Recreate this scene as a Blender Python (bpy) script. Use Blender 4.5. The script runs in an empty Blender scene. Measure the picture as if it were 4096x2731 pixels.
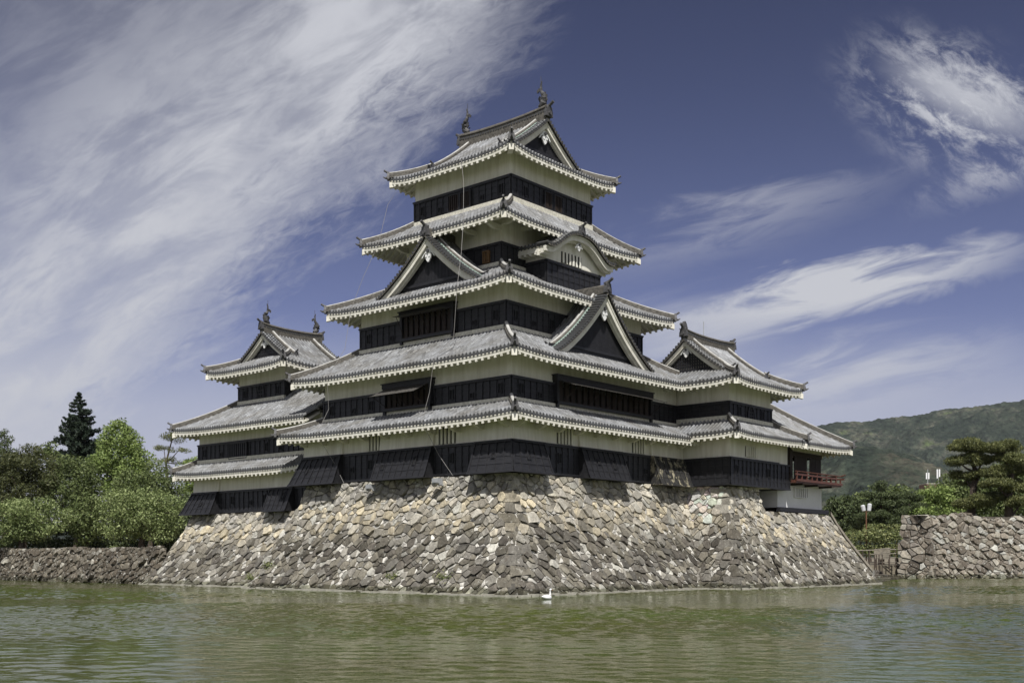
import bpy, math, random
import numpy as np
from mathutils import Vector
R_ = math.radians
random.seed(7)
sc = bpy.context.scene
col = sc.collection

# ------------------------------------------------------------------ camera
TH = R_(40.969)
FX, FY = math.cos(TH), math.sin(TH)
RX, RY = math.sin(TH), -math.cos(TH)
H = 2.2
cam_d = bpy.data.cameras.new('camera'); cam = bpy.data.objects.new('camera', cam_d); col.objects.link(cam)
cam.location = (-64*FX, -64*FY, H)
cam.rotation_euler = (R_(90), 0, TH - R_(90))
cam_d.sensor_width = 36; cam_d.lens = 38.64
cam_d.shift_y = 859.5/4096
cam_d.clip_start = 0.5; cam_d.clip_end = 30000
sc.camera = cam
FPX = 4396.5
def at(px, py, d):
    """a point seen at source pixel px,py, at depth d"""
    l = (px-2048)/FPX*d
    return Vector((cam.location.x+d*FX+l*RX, cam.location.y+d*FY+l*RY, H+(2225-py)/FPX*d))

# ------------------------------------------------------------------ view
sc.view_settings.view_transform = 'Standard'; sc.view_settings.look = 'None'
sc.view_settings.gamma = 1; sc.view_settings.exposure = 0.15
HAZE = 2.6e-5
sc.cycles.max_bounces = 6; sc.cycles.volume_bounces = 0
sc.cycles.use_denoising = True

# ------------------------------------------------------------------ sun
SUN_EL = 54; SX, SY = -0.71, -0.704
sund = bpy.data.lights.new('sun', 'SUN'); suno = bpy.data.objects.new('sun', sund); col.objects.link(suno)
sund.energy = 4.9; sund.angle = R_(0.6); sund.color = (1.0, 0.972, 0.92)
sdir = Vector((SX*math.cos(R_(SUN_EL)), SY*math.cos(R_(SUN_EL)), math.sin(R_(SUN_EL))))
suno.rotation_euler = sdir.to_track_quat('Z', 'Y').to_euler()
suno.location = (-40, -40, 80)

# ------------------------------------------------------------------ world: sky with cirrus
w = bpy.data.worlds.new('World'); sc.world = w; w.use_nodes = True
nt = w.node_tree; nt.nodes.clear()
def N(t, **k):
    n = nt.nodes.new(t)
    for a, b in k.items(): setattr(n, a, b)
    return n
def lk(a, b): nt.links.new(a, b)
def val(x, sock):
    if isinstance(x, (int, float)): sock.default_value = x
    else: lk(x, sock)
def M(op, a, b=0.0, c=None, clamp=False):
    n = N('ShaderNodeMath', operation=op, use_clamp=clamp); val(a, n.inputs[0]); val(b, n.inputs[1])
    if c is not None: val(c, n.inputs[2])
    return n.outputs[0]
def SS(x, a, b):
    n = N('ShaderNodeMapRange', interpolation_type='SMOOTHSTEP'); val(x, n.inputs[0])
    n.inputs[1].default_value = a; n.inputs[2].default_value = b
    n.inputs[3].default_value = 0; n.inputs[4].default_value = 1
    return n.outputs[0]
out = N('ShaderNodeOutputWorld'); bg = N('ShaderNodeBackground'); bg.inputs[1].default_value = 0.1
lk(bg.outputs[0], out.inputs[0])
sky = N('ShaderNodeTexSky', sky_type='NISHITA'); sky.sun_disc = False
sky.sun_elevation = R_(SUN_EL); sky.sun_rotation = math.atan2(SX, SY)
sky.air_density = 1.0; sky.dust_density = 0.6; sky.ozone_density = 3.0
tc = N('ShaderNodeTexCoord'); D = tc.outputs['Generated']
def dot(v):
    n = N('ShaderNodeVectorMath', operation='DOT_PRODUCT'); lk(D, n.inputs[0]); n.inputs[1].default_value = v; return n.outputs['Value']
df = dot((FX, FY, 0)); dr = dot((RX, RY, 0)); dz = dot((0, 0, 1))
dfa = M('MAXIMUM', M('ABSOLUTE', df), 0.05)
U = M('MULTIPLY_ADD', M('DIVIDE', dr, dfa), 4.396, 2.048)     # a flat map of the sky facing north-east
V = M('MULTIPLY_ADD', M('DIVIDE', dz, dfa), -4.396, 2.225)
cuv = N('ShaderNodeCombineXYZ'); lk(U, cuv.inputs[0]); lk(V, cuv.inputs[1])
def noise(ang, sx, sy, scale, detail=6, rough=0.6, dist=0.0, off=0.0):
    m = N('ShaderNodeVectorRotate', rotation_type='Z_AXIS'); lk(cuv.outputs[0], m.inputs['Vector']); m.inputs['Angle'].default_value = R_(ang)
    s = N('ShaderNodeMapping'); lk(m.outputs[0], s.inputs[0]); s.inputs['Scale'].default_value = (sx, sy, 1); s.inputs['Location'].default_value = (off, off*1.7, off*.3)
    n = N('ShaderNodeTexNoise'); lk(s.outputs[0], n.inputs['Vector']); n.inputs['Scale'].default_value = scale
    n.inputs['Detail'].default_value = detail; n.inputs['Roughness'].default_value = rough; n.inputs['Distortion'].default_value = dist
    return n.outputs[0]
def local(cx, cy, ang):
    c, s = math.cos(R_(ang)), math.sin(R_(ang))
    dx = M('SUBTRACT', U, cx); dy = M('SUBTRACT', V, cy)
    return M('ADD', M('MULTIPLY', dx, c), M('MULTIPLY', dy, s)), M('ADD', M('MULTIPLY', dx, -s), M('MULTIPLY', dy, c))
def blob(cx, cy, rx, ry, ang, wob, wa):
    a, b = local(cx, cy, ang)
    b = M('ADD', b, M('MULTIPLY', M('SUBTRACT', wob, 0.5), wa))
    r = M('SQRT', M('ADD', M('POWER', M('DIVIDE', M('ABSOLUTE', a), rx), 2.0), M('POWER', M('DIVIDE', M('ABSOLUTE', b), ry), 2.0)))
    return M('SUBTRACT', 1.0, SS(r, 0.0, 1.0))
n_big = noise(35, 0.8, 1.8, 1.6, 5, 0.55, 0.3)
n_str = noise(30, 0.9, 2.6, 1.9, 14, 0.63, 0.45, 3.1)
n_fin = noise(28, 1.6, 4.0, 6.0, 12, 0.66, 0.9, 7.7)
n_str2 = noise(14, 0.8, 3.6, 2.6, 10, 0.6, 0.6, 11.3)
n_wsp = noise(-30, 1.6, 3.0, 3.6, 14, 0.70, 0.35, 5.2)
# big bank on the left, its lower edge running up to the right
a, b = local(0.70, 1.52, -44)       # a along the edge, b across (negative inside)
bb = M('ADD', b, M('MULTIPLY', M('SUBTRACT', n_str, 0.5), 0.85))
bb = M('ADD', bb, M('MULTIPLY', M('SUBTRACT', n_fin, 0.5), 0.34))
edge = SS(M('MULTIPLY', bb, -1.0), -0.09, 0.32)
deep = M('SUBTRACT', 1.0, M('MULTIPLY', SS(M('MULTIPLY', b, -1.0), 0.55, 1.35), 0.62))
bank = M('MULTIPLY', M('MULTIPLY', edge, deep), M('MULTIPLY_ADD', SS(n_big, 0.25, 0.62), 0.40, 0.60))
bank = M('MULTIPLY', bank, M('MULTIPLY_ADD', SS(n_str, 0.36, 0.60), 0.40, 0.60))
bank = M('MULTIPLY', bank, M('SUBTRACT', 1.0, M('MULTIPLY', SS(U, 1.85, 2.55), 0.95)))
c1 = M('MULTIPLY', blob(3.82, 0.42, 0.62, 0.36, 20, n_str, 0.2), M('MULTIPLY', SS(n_wsp, 0.42, 0.68), 1.1))
c1b = M('MULTIPLY', blob(3.88, 0.37, 0.46, 0.15, 24, n_wsp, 0.35), 0.85)
c2 = M('MULTIPLY', blob(3.38, 1.16, 1.05, 0.135, -13.5, n_str2, 0.34), M('MULTIPLY_ADD', SS(n_str2, 0.3, 0.6), 0.7, 0.75))
c2b = M('MULTIPLY', blob(2.75, 1.32, 0.55, 0.20, -10, n_str2, 0.2), 0.55)
c3 = M('MULTIPLY', blob(2.95, 0.90, 0.95, 0.16, -17, n_str2, 0.4), M('MULTIPLY', SS(n_str2, 0.3, 0.65), 0.42))
c4 = M('MULTIPLY', SS(V, 1.2, 1.72), 0.48)
c5 = M('MULTIPLY', blob(3.4, 1.52, 0.9, 0.2, -10, n_str2, 0.3), M('MULTIPLY', SS(n_str2, 0.33, 0.62), 0.7))
c6 = M('MULTIPLY', blob(4.0, 0.72, 0.5, 0.1, -20, n_wsp, 0.2), M('MULTIPLY', SS(n_wsp, 0.35, 0.7), 0.5))
def mx(a, b):
    return M('SUBTRACT', 1.0, M('MULTIPLY', M('SUBTRACT', 1.0, M('MINIMUM', a, 1.0)), M('SUBTRACT', 1.0, M('MINIMUM', b, 1.0))))
cl = bank
for c in (c1, c1b, c2, c2b, c3, c4, c5, c6): cl = mx(cl, c)
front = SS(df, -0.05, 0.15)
rear = M('MULTIPLY_ADD', SS(n_big, 0.3, 0.7), 0.35, 0.55)  # bright cloud cover added behind the camera as soft fill on the facades
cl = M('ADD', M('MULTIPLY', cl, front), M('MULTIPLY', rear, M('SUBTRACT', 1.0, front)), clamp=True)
tint = N('ShaderNodeMix', data_type='RGBA', blend_type='MULTIPLY'); tint.inputs[0].default_value = 1
sdk = N('ShaderNodeVectorMath', operation='SCALE'); lk(sky.outputs[0], sdk.inputs[0])     # polarised deeper blue overhead
gm = N('ShaderNodeMapRange', interpolation_type='SMOOTHSTEP'); lk(dz, gm.inputs[0]); gm.inputs[1].default_value = 0.08; gm.inputs[2].default_value = 0.50; gm.inputs[3].default_value = 1.0; gm.inputs[4].default_value = 0.46
lk(gm.outputs[0], sdk.inputs['Scale']); lk(sdk.outputs[0], tint.inputs[6]); tint.inputs[7].default_value = (0.66, 0.52, 0.67, 1)
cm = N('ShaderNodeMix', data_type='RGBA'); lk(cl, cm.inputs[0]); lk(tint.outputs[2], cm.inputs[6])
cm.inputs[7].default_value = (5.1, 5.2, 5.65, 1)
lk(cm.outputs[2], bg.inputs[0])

# ------------------------------------------------------------------ materials
def mat(name, colr, rough=0.7, vary=0.0, scale=3.0, bump=0.0, bscale=8.0, dark=None, streak=None, spec=0.4):
    m = bpy.data.materials.new(name); m.use_nodes = True; t = m.node_tree; b = t.nodes['Principled BSDF']
    b.inputs['Roughness'].default_value = rough; b.inputs['Base Color'].default_value = (*colr, 1)
    b.inputs['Specular IOR Level'].default_value = spec
    g = t.nodes.new('ShaderNodeNewGeometry')
    if vary or dark:
        n = t.nodes.new('ShaderNodeTexNoise'); n.inputs['Scale'].default_value = scale; n.inputs['Detail'].default_value = 8; n.inputs['Roughness'].default_value = 0.65
        src = g.outputs['Position']
        if streak:
            mp = t.nodes.new('ShaderNodeMapping'); mp.inputs['Scale'].default_value = streak; t.links.new(src, mp.inputs[0]); src = mp.outputs[0]
        t.links.new(src, n.inputs['Vector'])
        r = t.nodes.new('ShaderNodeValToRGB'); r.color_ramp.elements[0].position = 0.3; r.color_ramp.elements[1].position = 0.65
        dk = dark or tuple(c*(1-vary) for c in colr)
        r.color_ramp.elements[0].color = (*dk, 1); r.color_ramp.elements[1].color = (*colr, 1)
        t.links.new(n.outputs[0], r.inputs[0]); t.links.new(r.outputs[0], b.inputs['Base Color'])
    if bump:
        n2 = t.nodes.new('ShaderNodeTexNoise'); n2.inputs['Scale'].default_value = bscale; n2.inputs['Detail'].default_value = 6
        t.links.new(g.outputs['Position'], n2.inputs['Vector'])
        bp = t.nodes.new('ShaderNodeBump'); bp.inputs['Strength'].default_value = bump; bp.inputs['Distance'].default_value = 0.1
        t.links.new(n2.outputs[0], bp.inputs['Height']); t.links.new(bp.outputs[0], b.inputs['Normal'])
    return m
PLASTER = mat('white_plaster', (0.82, 0.80, 0.72), 0.85, scale=1.1, dark=(0.60, 0.575, 0.475), streak=(2.2, 2.2, 0.25), bump=0.12, bscale=5)
TRIM = mat('plaster_trim', (0.75, 0.73, 0.655), 0.8, scale=2.0, dark=(0.54, 0.515, 0.43), bump=0.1)
WHITE = mat('fresh_white_plaster', (0.80, 0.80, 0.79), 0.85, scale=0.8, dark=(0.70, 0.70, 0.68), bump=0.1)
BLACK = mat('black_lacquered_boards', (0.022, 0.022, 0.025), 0.5, scale=1.3, dark=(0.010, 0.010, 0.012), streak=(1.5, 1.5, 6), bump=0.15, bscale=9)
OLDBLACK = mat('weathered_black_boards', (0.30, 0.27, 0.19), 0.7, scale=1.5, dark=(0.028, 0.027, 0.026), streak=(1.3, 1.3, 0.8), bump=0.2)
def _sharpen(m, a, b):
    for n in m.node_tree.nodes:
        if n.type == 'VALTORGB': n.color_ramp.elements[0].position = a; n.color_ramp.elements[1].position = b
_sharpen(OLDBLACK, 0.52, 0.60)
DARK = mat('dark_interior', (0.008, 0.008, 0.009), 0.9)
WOOD = mat('brown_timber', (0.027, 0.017, 0.012), 0.7, vary=0.5, scale=4, streak=(4, 4, 0.6))
OCHRE = mat('ochre_timber', (0.17, 0.095, 0.035), 0.7, vary=0.4, scale=6)
GREYWOOD = mat('grey_timber', (0.30, 0.27, 0.22), 0.8, vary=0.5, scale=4, bump=0.2)
RED = mat('red_lacquer', (0.115, 0.045, 0.031), 0.45, vary=0.35, scale=3)
ORNA = mat('ornament_tile', (0.085, 0.083, 0.085), 0.55, vary=0.55, scale=5, bump=0.3)
CAP = mat('pale_cap_tile', (0.52, 0.515, 0.49), 0.7, scale=3, dark=(0.27, 0.26, 0.24))
RIDGE = mat('ridge_tile', (0.135, 0.125, 0.108), 0.7, scale=4.5, dark=(0.042, 0.038, 0.031), bump=0.5, bscale=12)
LIME = mat('lime_mortar', (0.70, 0.675, 0.58), 0.85, scale=5, dark=(0.42, 0.40, 0.33), bump=0.3)
COPPER = mat('verdigris_copper', (0.33, 0.42, 0.37), 0.6, vary=0.4, scale=4)
METAL = mat('grey_metal', (0.35, 0.36, 0.37), 0.4, vary=0.2)
CABLE = mat('cable', (0.24, 0.23, 0.22), 0.6)
BARK = mat('bark', (0.085, 0.065, 0.05), 0.9, vary=0.5, scale=4, bump=0.6)
METAL2 = mat('pale_grey_enamel', (0.55, 0.56, 0.57), 0.4)
SWAN = mat('white_feathers', (0.78, 0.78, 0.79), 0.6)
ORANGE = mat('orange_beak', (0.6, 0.2, 0.03), 0.5)
CONCRETE = mat('pale_concrete', (0.42, 0.40, 0.34), 0.85, vary=0.4, scale=2, bump=0.2)
RUST = mat('rusty_brown_paint', (0.16, 0.075, 0.04), 0.7, vary=0.3)

def tile_mat():
    m = bpy.data.materials.new('grey_roof_tile'); m.use_nodes = True; t = m.node_tree; b = t.nodes['Principled BSDF']
    uv = t.nodes.new('ShaderNodeUVMap'); wn = t.nodes.new('ShaderNodeTexWhiteNoise'); wn.noise_dimensions = '2D'
    t.links.new(uv.outputs[0], wn.inputs['Vector'])
    r = t.nodes.new('ShaderNodeValToRGB'); e = r.color_ramp.elements
    e[0].position = 0; e[0].color = (0.13, 0.129, 0.128, 1); e[1].position = 1; e[1].color = (0.37, 0.369, 0.37, 1)
    x = e.new(0.2); x.color = (0.19, 0.188, 0.187, 1); x = e.new(0.85); x.color = (0.265, 0.264, 0.264, 1)
    t.links.new(wn.outputs['Value'], r.inputs[0])
    g = t.nodes.new('ShaderNodeNewGeometry'); n = t.nodes.new('ShaderNodeTexNoise'); n.inputs['Scale'].default_value = 0.55; n.inputs['Detail'].default_value = 9; n.inputs['Roughness'].default_value = 0.68
    t.links.new(g.outputs['Position'], n.inputs['Vector'])
    r2 = t.nodes.new('ShaderNodeValToRGB'); r2.color_ramp.elements[0].position = 0.36; r2.color_ramp.elements[1].position = 0.60
    r2.color_ramp.elements[0].color = (0.62, 0.61, 0.58, 1); r2.color_ramp.elements[1].color = (0.93, 0.96, 1, 1)
    t.links.new(n.outputs[0], r2.inputs[0])
    mx_ = t.nodes.new('ShaderNodeMix'); mx_.data_type = 'RGBA'; mx_.blend_type = 'MULTIPLY'; mx_.inputs[0].default_value = 1
    t.links.new(r.outputs[0], mx_.inputs[6]); t.links.new(r2.outputs[0], mx_.inputs[7])
    # the round cover tiles are paler than the pans between them; the eave faces have shade painted into their colour
    sx = t.nodes.new('ShaderNodeSeparateXYZ'); t.links.new(uv.outputs[0], sx.inputs[0])
    md = t.nodes.new('ShaderNodeMath'); md.operation = 'FLOORED_MODULO'; t.links.new(sx.outputs[0], md.inputs[0]); md.inputs[1].default_value = 2
    mr_ = t.nodes.new('ShaderNodeMapRange'); t.links.new(md.outputs[0], mr_.inputs[0]); mr_.inputs[3].default_value = 0.26; mr_.inputs[4].default_value = 1.15
    lt = t.nodes.new('ShaderNodeMath'); lt.operation = 'LESS_THAN'; t.links.new(sx.outputs[0], lt.inputs[0]); lt.inputs[1].default_value = -5
    k2 = t.nodes.new('ShaderNodeMath'); k2.operation = 'MULTIPLY_ADD'; t.links.new(lt.outputs[0], k2.inputs[0]); k2.inputs[1].default_value = -0.8; t.links.new(mr_.outputs[0], k2.inputs[2])
    vm_ = t.nodes.new('ShaderNodeVectorMath'); vm_.operation = 'SCALE'; t.links.new(mx_.outputs[2], vm_.inputs[0]); t.links.new(k2.outputs[0], vm_.inputs['Scale'])
    t.links.new(vm_.outputs[0], b.inputs['Base Color'])
    b.inputs['Roughness'].default_value = 0.5; b.inputs['Specular IOR Level'].default_value = 0.45
    n3 = t.nodes.new('ShaderNodeTexNoise'); n3.inputs['Scale'].default_value = 14; t.links.new(g.outputs['Position'], n3.inputs['Vector'])
    bp = t.nodes.new('ShaderNodeBump'); bp.inputs['Strength'].default_value = 0.25; bp.inputs['Distance'].default_value = 0.04
    t.links.new(n3.outputs[0], bp.inputs['Height']); t.links.new(bp.outputs[0], b.inputs['Normal'])
    return m
TILE = tile_mat()

def stone_mat(name='rubble_stone', lichen=0.60):
    m = bpy.data.materials.new(name); m.use_nodes = True; t = m.node_tree; b = t.nodes['Principled BSDF']
    at_ = t.nodes.new('ShaderNodeVertexColor'); at_.layer_name = 'stone'
    g = t.nodes.new('ShaderNodeNewGeometry'); P = g.outputs['Position']
    def nz(s, d=8, r=0.65):
        n = t.nodes.new('ShaderNodeTexNoise'); n.inputs['Scale'].default_value = s; n.inputs['Detail'].default_value = d; n.inputs['Roughness'].default_value = r
        t.links.new(P, n.inputs['Vector']); return n.outputs[0]
    def ramp(x, p0, c0, p1, c1):
        r = t.nodes.new('ShaderNodeValToRGB'); r.color_ramp.elements[0].position = p0; r.color_ramp.elements[1].position = p1
        r.color_ramp.elements[0].color = (*c0, 1); r.color_ramp.elements[1].color = (*c1, 1); t.links.new(x, r.inputs[0]); return r.outputs[0]
    def mix(f, a, c, bl='MIX'):
        x = t.nodes.new('ShaderNodeMix'); x.data_type = 'RGBA'; x.blend_type = bl
        if isinstance(f, float): x.inputs[0].default_value = f
        else: t.links.new(f, x.inputs[0])
        for s, v in ((6, a), (7, c)):
            if isinstance(v, tuple): x.inputs[s].default_value = (*v, 1)
            else: t.links.new(v, x.inputs[s])
        return x.outputs[2]
    c = mix(1.0, at_.outputs[0], ramp(nz(2.2), 0.3, (0.62, 0.60, 0.58), 0.7, (1.22, 1.2, 1.15)), 'MULTIPLY')
    c = mix(1.0, c, ramp(nz(9), 0.3, (0.72, 0.72, 0.72), 0.7, (1.2, 1.2, 1.2)), 'MULTIPLY')
    sz_ = t.nodes.new('ShaderNodeSeparateXYZ'); t.links.new(P, sz_.inputs[0])
    wz = t.nodes.new('ShaderNodeMath'); wz.operation = 'MULTIPLY_ADD'; t.links.new(nz(.9, 4), wz.inputs[0]); wz.inputs[1].default_value = -.7; t.links.new(sz_.outputs[2], wz.inputs[2])
    c = mix(1.0, c, ramp(wz.outputs[0], -.12, (.42, .43, .36), .10, (1, 1, 1)), 'MULTIPLY')      # tide stain
    c = mix(ramp(nz(4.3, 10, 0.72), lichen, (0, 0, 0), lichen+0.05, (0.8, 0.8, 0.8)), c, (0.50, 0.495, 0.45))
    t.links.new(c, b.inputs['Base Color']); b.inputs['Roughness'].default_value = 0.85; b.inputs['Specular IOR Level'].default_value = 0.25
    bp = t.nodes.new('ShaderNodeBump'); bp.inputs['Strength'].default_value = 0.7; bp.inputs['Distance'].default_value = 0.12
    t.links.new(nz(5, 9, 0.62), bp.inputs['Height']); t.links.new(bp.outputs[0], b.inputs['Normal'])
    return m
STONE = stone_mat()
STONE2 = stone_mat('mossy_rubble_stone', 0.57)

def leaf_mat(name, a, b_, c):
    m = bpy.data.materials.new(name); m.use_nodes = True; t = m.node_tree; b = t.nodes['Principled BSDF']
    g = t.nodes.new('ShaderNodeNewGeometry'); r = t.nodes.new('ShaderNodeValToRGB')
    e = r.color_ramp.elements; e[0].color = (*a, 1); e[1].color = (*c, 1); x = e.new(0.5); x.color = (*b_, 1)
    t.links.new(g.outputs['Random Per Island'], r.inputs[0]); t.links.new(r.outputs[0], b.inputs['Base Color'])
    b.inputs['Roughness'].default_value = 0.55; b.inputs['Specular IOR Level'].default_value = 0.3
    tr = t.nodes.new('ShaderNodeBsdfTranslucent'); t.links.new(r.outputs[0], tr.inputs[0])
    mx_ = t.nodes.new('ShaderNodeMixShader'); mx_.inputs[0].default_value = 0.3
    o = t.nodes['Material Output']; t.links.new(b.outputs[0], mx_.inputs[1]); t.links.new(tr.outputs[0], mx_.inputs[2]); t.links.new(mx_.outputs[0], o.inputs[0])
    return m
L_LIGHT = leaf_mat('light_leaves', (0.104, 0.150, 0.039), (0.189, 0.255, 0.070), (0.319, 0.390, 0.137))
L_CHERRY = leaf_mat('cherry_leaves', (0.098, 0.134, 0.046), (0.185, 0.233, 0.083), (0.363, 0.415, 0.191))
L_MID = leaf_mat('mid_leaves', (0.065, 0.091, 0.031), (0.117, 0.150, 0.051), (0.196, 0.232, 0.092))
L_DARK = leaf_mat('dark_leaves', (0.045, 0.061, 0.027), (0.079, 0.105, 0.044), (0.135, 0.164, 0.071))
L_SPRUCE = leaf_mat('spruce_needles', (0.015, 0.025, 0.018), (0.027, 0.043, 0.027), (0.050, 0.069, 0.040))
L_PINE = leaf_mat('pine_needles', (0.063, 0.077, 0.028), (0.125, 0.139, 0.051), (0.227, 0.232, 0.091))
L_PINE2 = leaf_mat('pine_needles_olive', (0.039, 0.047, 0.017), (0.074, 0.084, 0.031), (0.129, 0.136, 0.058))
L_HEDGE = leaf_mat('hedge_leaves', (0.091, 0.109, 0.043), (0.162, 0.191, 0.070), (0.305, 0.318, 0.136))

# ------------------------------------------------------------------ object helpers
ZO = 0.0
def root_loc(o):
    v = Vector((0, 0, 0))
    while o is not None: v += o.location; o = o.parent
    return v
def tag(o, label=None, cat=None, group=None, kind=None):
    for k, v in (('label', label), ('category', cat), ('group', group), ('kind', kind)):
        if v: o[k] = v
    return o
def thing(name, label, cat, loc=(0, 0, 0), group=None):
    o = bpy.data.objects.new(name, None); col.objects.link(o); o.location = loc; o.empty_display_size = 0.5
    return tag(o, label, cat, group)
def link_mesh(name, me, m, parent=None, smooth=False):
    ob = bpy.data.objects.new(name, me); col.objects.link(ob)
    me.materials.append(m)
    if smooth: me.polygons.foreach_set('use_smooth', [True]*len(me.polygons))
    if parent is not None: ob.parent = parent
    return ob
class MB:
    def __init__(s): s.v = []; s.f = []; s.uv = []; s.c = []
    def add(s, pts, faces, uv=None):
        b = len(s.v); s.v.extend(pts); s.f.extend([tuple(i+b for i in f) for f in faces]); s.uv.extend([uv or (0, 0)]*len(faces))
    def quad(s, a, b, c, d, uv=None): s.add([a, b, c, d], [(0, 1, 2, 3)], uv)
    def hexa(s, p):   # 8 points: bottom ring then top ring
        s.add(p, [(3, 2, 1, 0), (4, 5, 6, 7), (0, 1, 5, 4), (1, 2, 6, 5), (2, 3, 7, 6), (3, 0, 4, 7)])
    def box(s, x0, x1, y0, y1, z0, z1):
        s.hexa([(x0, y0, z0), (x1, y0, z0), (x1, y1, z0), (x0, y1, z0), (x0, y0, z1), (x1, y0, z1), (x1, y1, z1), (x0, y1, z1)])
    def beam(s, a, b, wd, h):
        a = Vector(a); b = Vector(b); d = (b-a).normalized()
        up = Vector((0, 0, 1)) if abs(d.z) < 0.95 else Vector((1, 0, 0))
        si = d.cross(up).normalized(); u = si.cross(d).normalized()
        P = []
        for q in (a, b):
            P.append([q+si*(-wd/2)+u*(-h/2), q+si*(wd/2)+u*(-h/2), q+si*(wd/2)+u*(h/2), q+si*(-wd/2)+u*(h/2)])
        s.add([tuple(x) for x in P[0]+P[1]], [(0, 1, 2, 3), (7, 6, 5, 4), (0, 4, 5, 1), (1, 5, 6, 2), (2, 6, 7, 3), (3, 7, 4, 0)])
    def tube(s, pts, rad, n=8, cap=True):
        pts = [Vector(p) for p in pts]; rings = []
        if not hasattr(rad, '__len__'): rad = [rad]*len(pts)
        for i, p in enumerate(pts):
            d = (pts[min(i+1, len(pts)-1)]-pts[max(i-1, 0)]).normalized()
            up = Vector((0, 0, 1)) if abs(d.z) < 0.9 else Vector((1, 0, 0))
            a = d.cross(up).normalized(); b = a.cross(d)
            rings.append([tuple(p+(a*math.cos(2*math.pi*k/n)+b*math.sin(2*math.pi*k/n))*rad[i]) for k in range(n)])
        V_ = sum(rings, []); F_ = []
        for i in range(len(pts)-1):
            for k in range(n): F_.append((i*n+k, i*n+(k+1) % n, (i+1)*n+(k+1) % n, (i+1)*n+k))
        if cap: F_.append(tuple(range(n-1, -1, -1))); F_.append(tuple((len(pts)-1)*n+k for k in range(n)))
        s.add(V_, F_)
    def sweep(s, pts, prof, closed=False, cap=True):
        """profile of (sideways, up) carried along pts, side direction level"""
        pts = [Vector(p) for p in pts]; m = len(prof); V_ = []
        for i, p in enumerate(pts):
            d = pts[min(i+1, len(pts)-1)]-pts[max(i-1, 0)]; d.z = 0
            if d.length < 1e-6: d = Vector((1, 0, 0))
            d.normalize(); si = Vector((d.y, -d.x, 0))
            V_ += [tuple(p+si*a+Vector((0, 0, b))) for a, b in prof]
        F_ = []
        for i in range(len(pts)-1):
            for k in range(m if closed else m-1): F_.append((i*m+k, i*m+(k+1) % m, (i+1)*m+(k+1) % m, (i+1)*m+k))
        if cap: F_.append(tuple(range(m))); F_.append(tuple((len(pts)-1)*m+k for k in range(m-1, -1, -1)))
        s.add(V_, F_)
    def extrude(s, outline, fn, o0, o1):
        """outline of (q,z) extruded between depths o0 and o1 through fn(q,o,z)"""
        n = len(outline)
        V_ = [fn(q, o0, z) for q, z in outline]+[fn(q, o1, z) for q, z in outline]
        F_ = [tuple(range(n)), tuple(range(2*n-1, n-1, -1))]+[(k, k+n, (k+1) % n+n, (k+1) % n) for k in range(n)]
        s.add(V_, F_)
    def build(s, name, m, parent=None, smooth=False):
        me = bpy.data.meshes.new(name); L = root_loc(parent) if parent is not None else Vector((0, 0, 0))
        me.from_pydata([(x-L.x, y-L.y, z+ZO-L.z) for x, y, z in s.v], [], s.f)
        u = me.uv_layers.new(name='UVMap')
        a = np.zeros((len(me.loops), 2), dtype=np.float32)
        cnt = np.array([len(f) for f in s.f]); a[:] = np.repeat(np.array(s.uv, dtype=np.float32).reshape(-1, 2), cnt, axis=0)
        u.data.foreach_set('uv', a.ravel())
        if s.c:
            ca = me.color_attributes.new('stone', 'FLOAT_COLOR', 'POINT')
            ca.data.foreach_set('color', np.array([(*c, 1) for c in s.c], dtype=np.float32).ravel())
        me.update()
        return link_mesh(name, me, m, parent, smooth)

# ------------------------------------------------------------------ castle frames
def SP(side, r, t, o, z):
    return {'W': (r[0]-o, t, z), 'E': (r[1]+o, t, z), 'S': (t, r[2]-o, z), 'N': (t, r[3]+o, z)}[side]
def TR(side, r): return (r[2], r[3]) if side in 'WE' else (r[0], r[1])
def pxt(side, r, px):
    """place along a wall seen at source pixel column px"""
    k = (px-2047)/FPX
    if side == 'W': x = r[0]; return (RX*x-k*(64+FX*x))/(-RY+k*FY)
    y = r[2]; return (k*(64+FY*y)-RY*y)/(RX-k*FX)
def sbox(mb, side, r, t0, t1, o0, o1, z0, z1):
    P = [SP(side, r, t, o, z) for z in (z0, z1) for t, o in ((t0, o0), (t1, o0), (t1, o1), (t0, o1))]
    mb.hexa(P)

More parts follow.
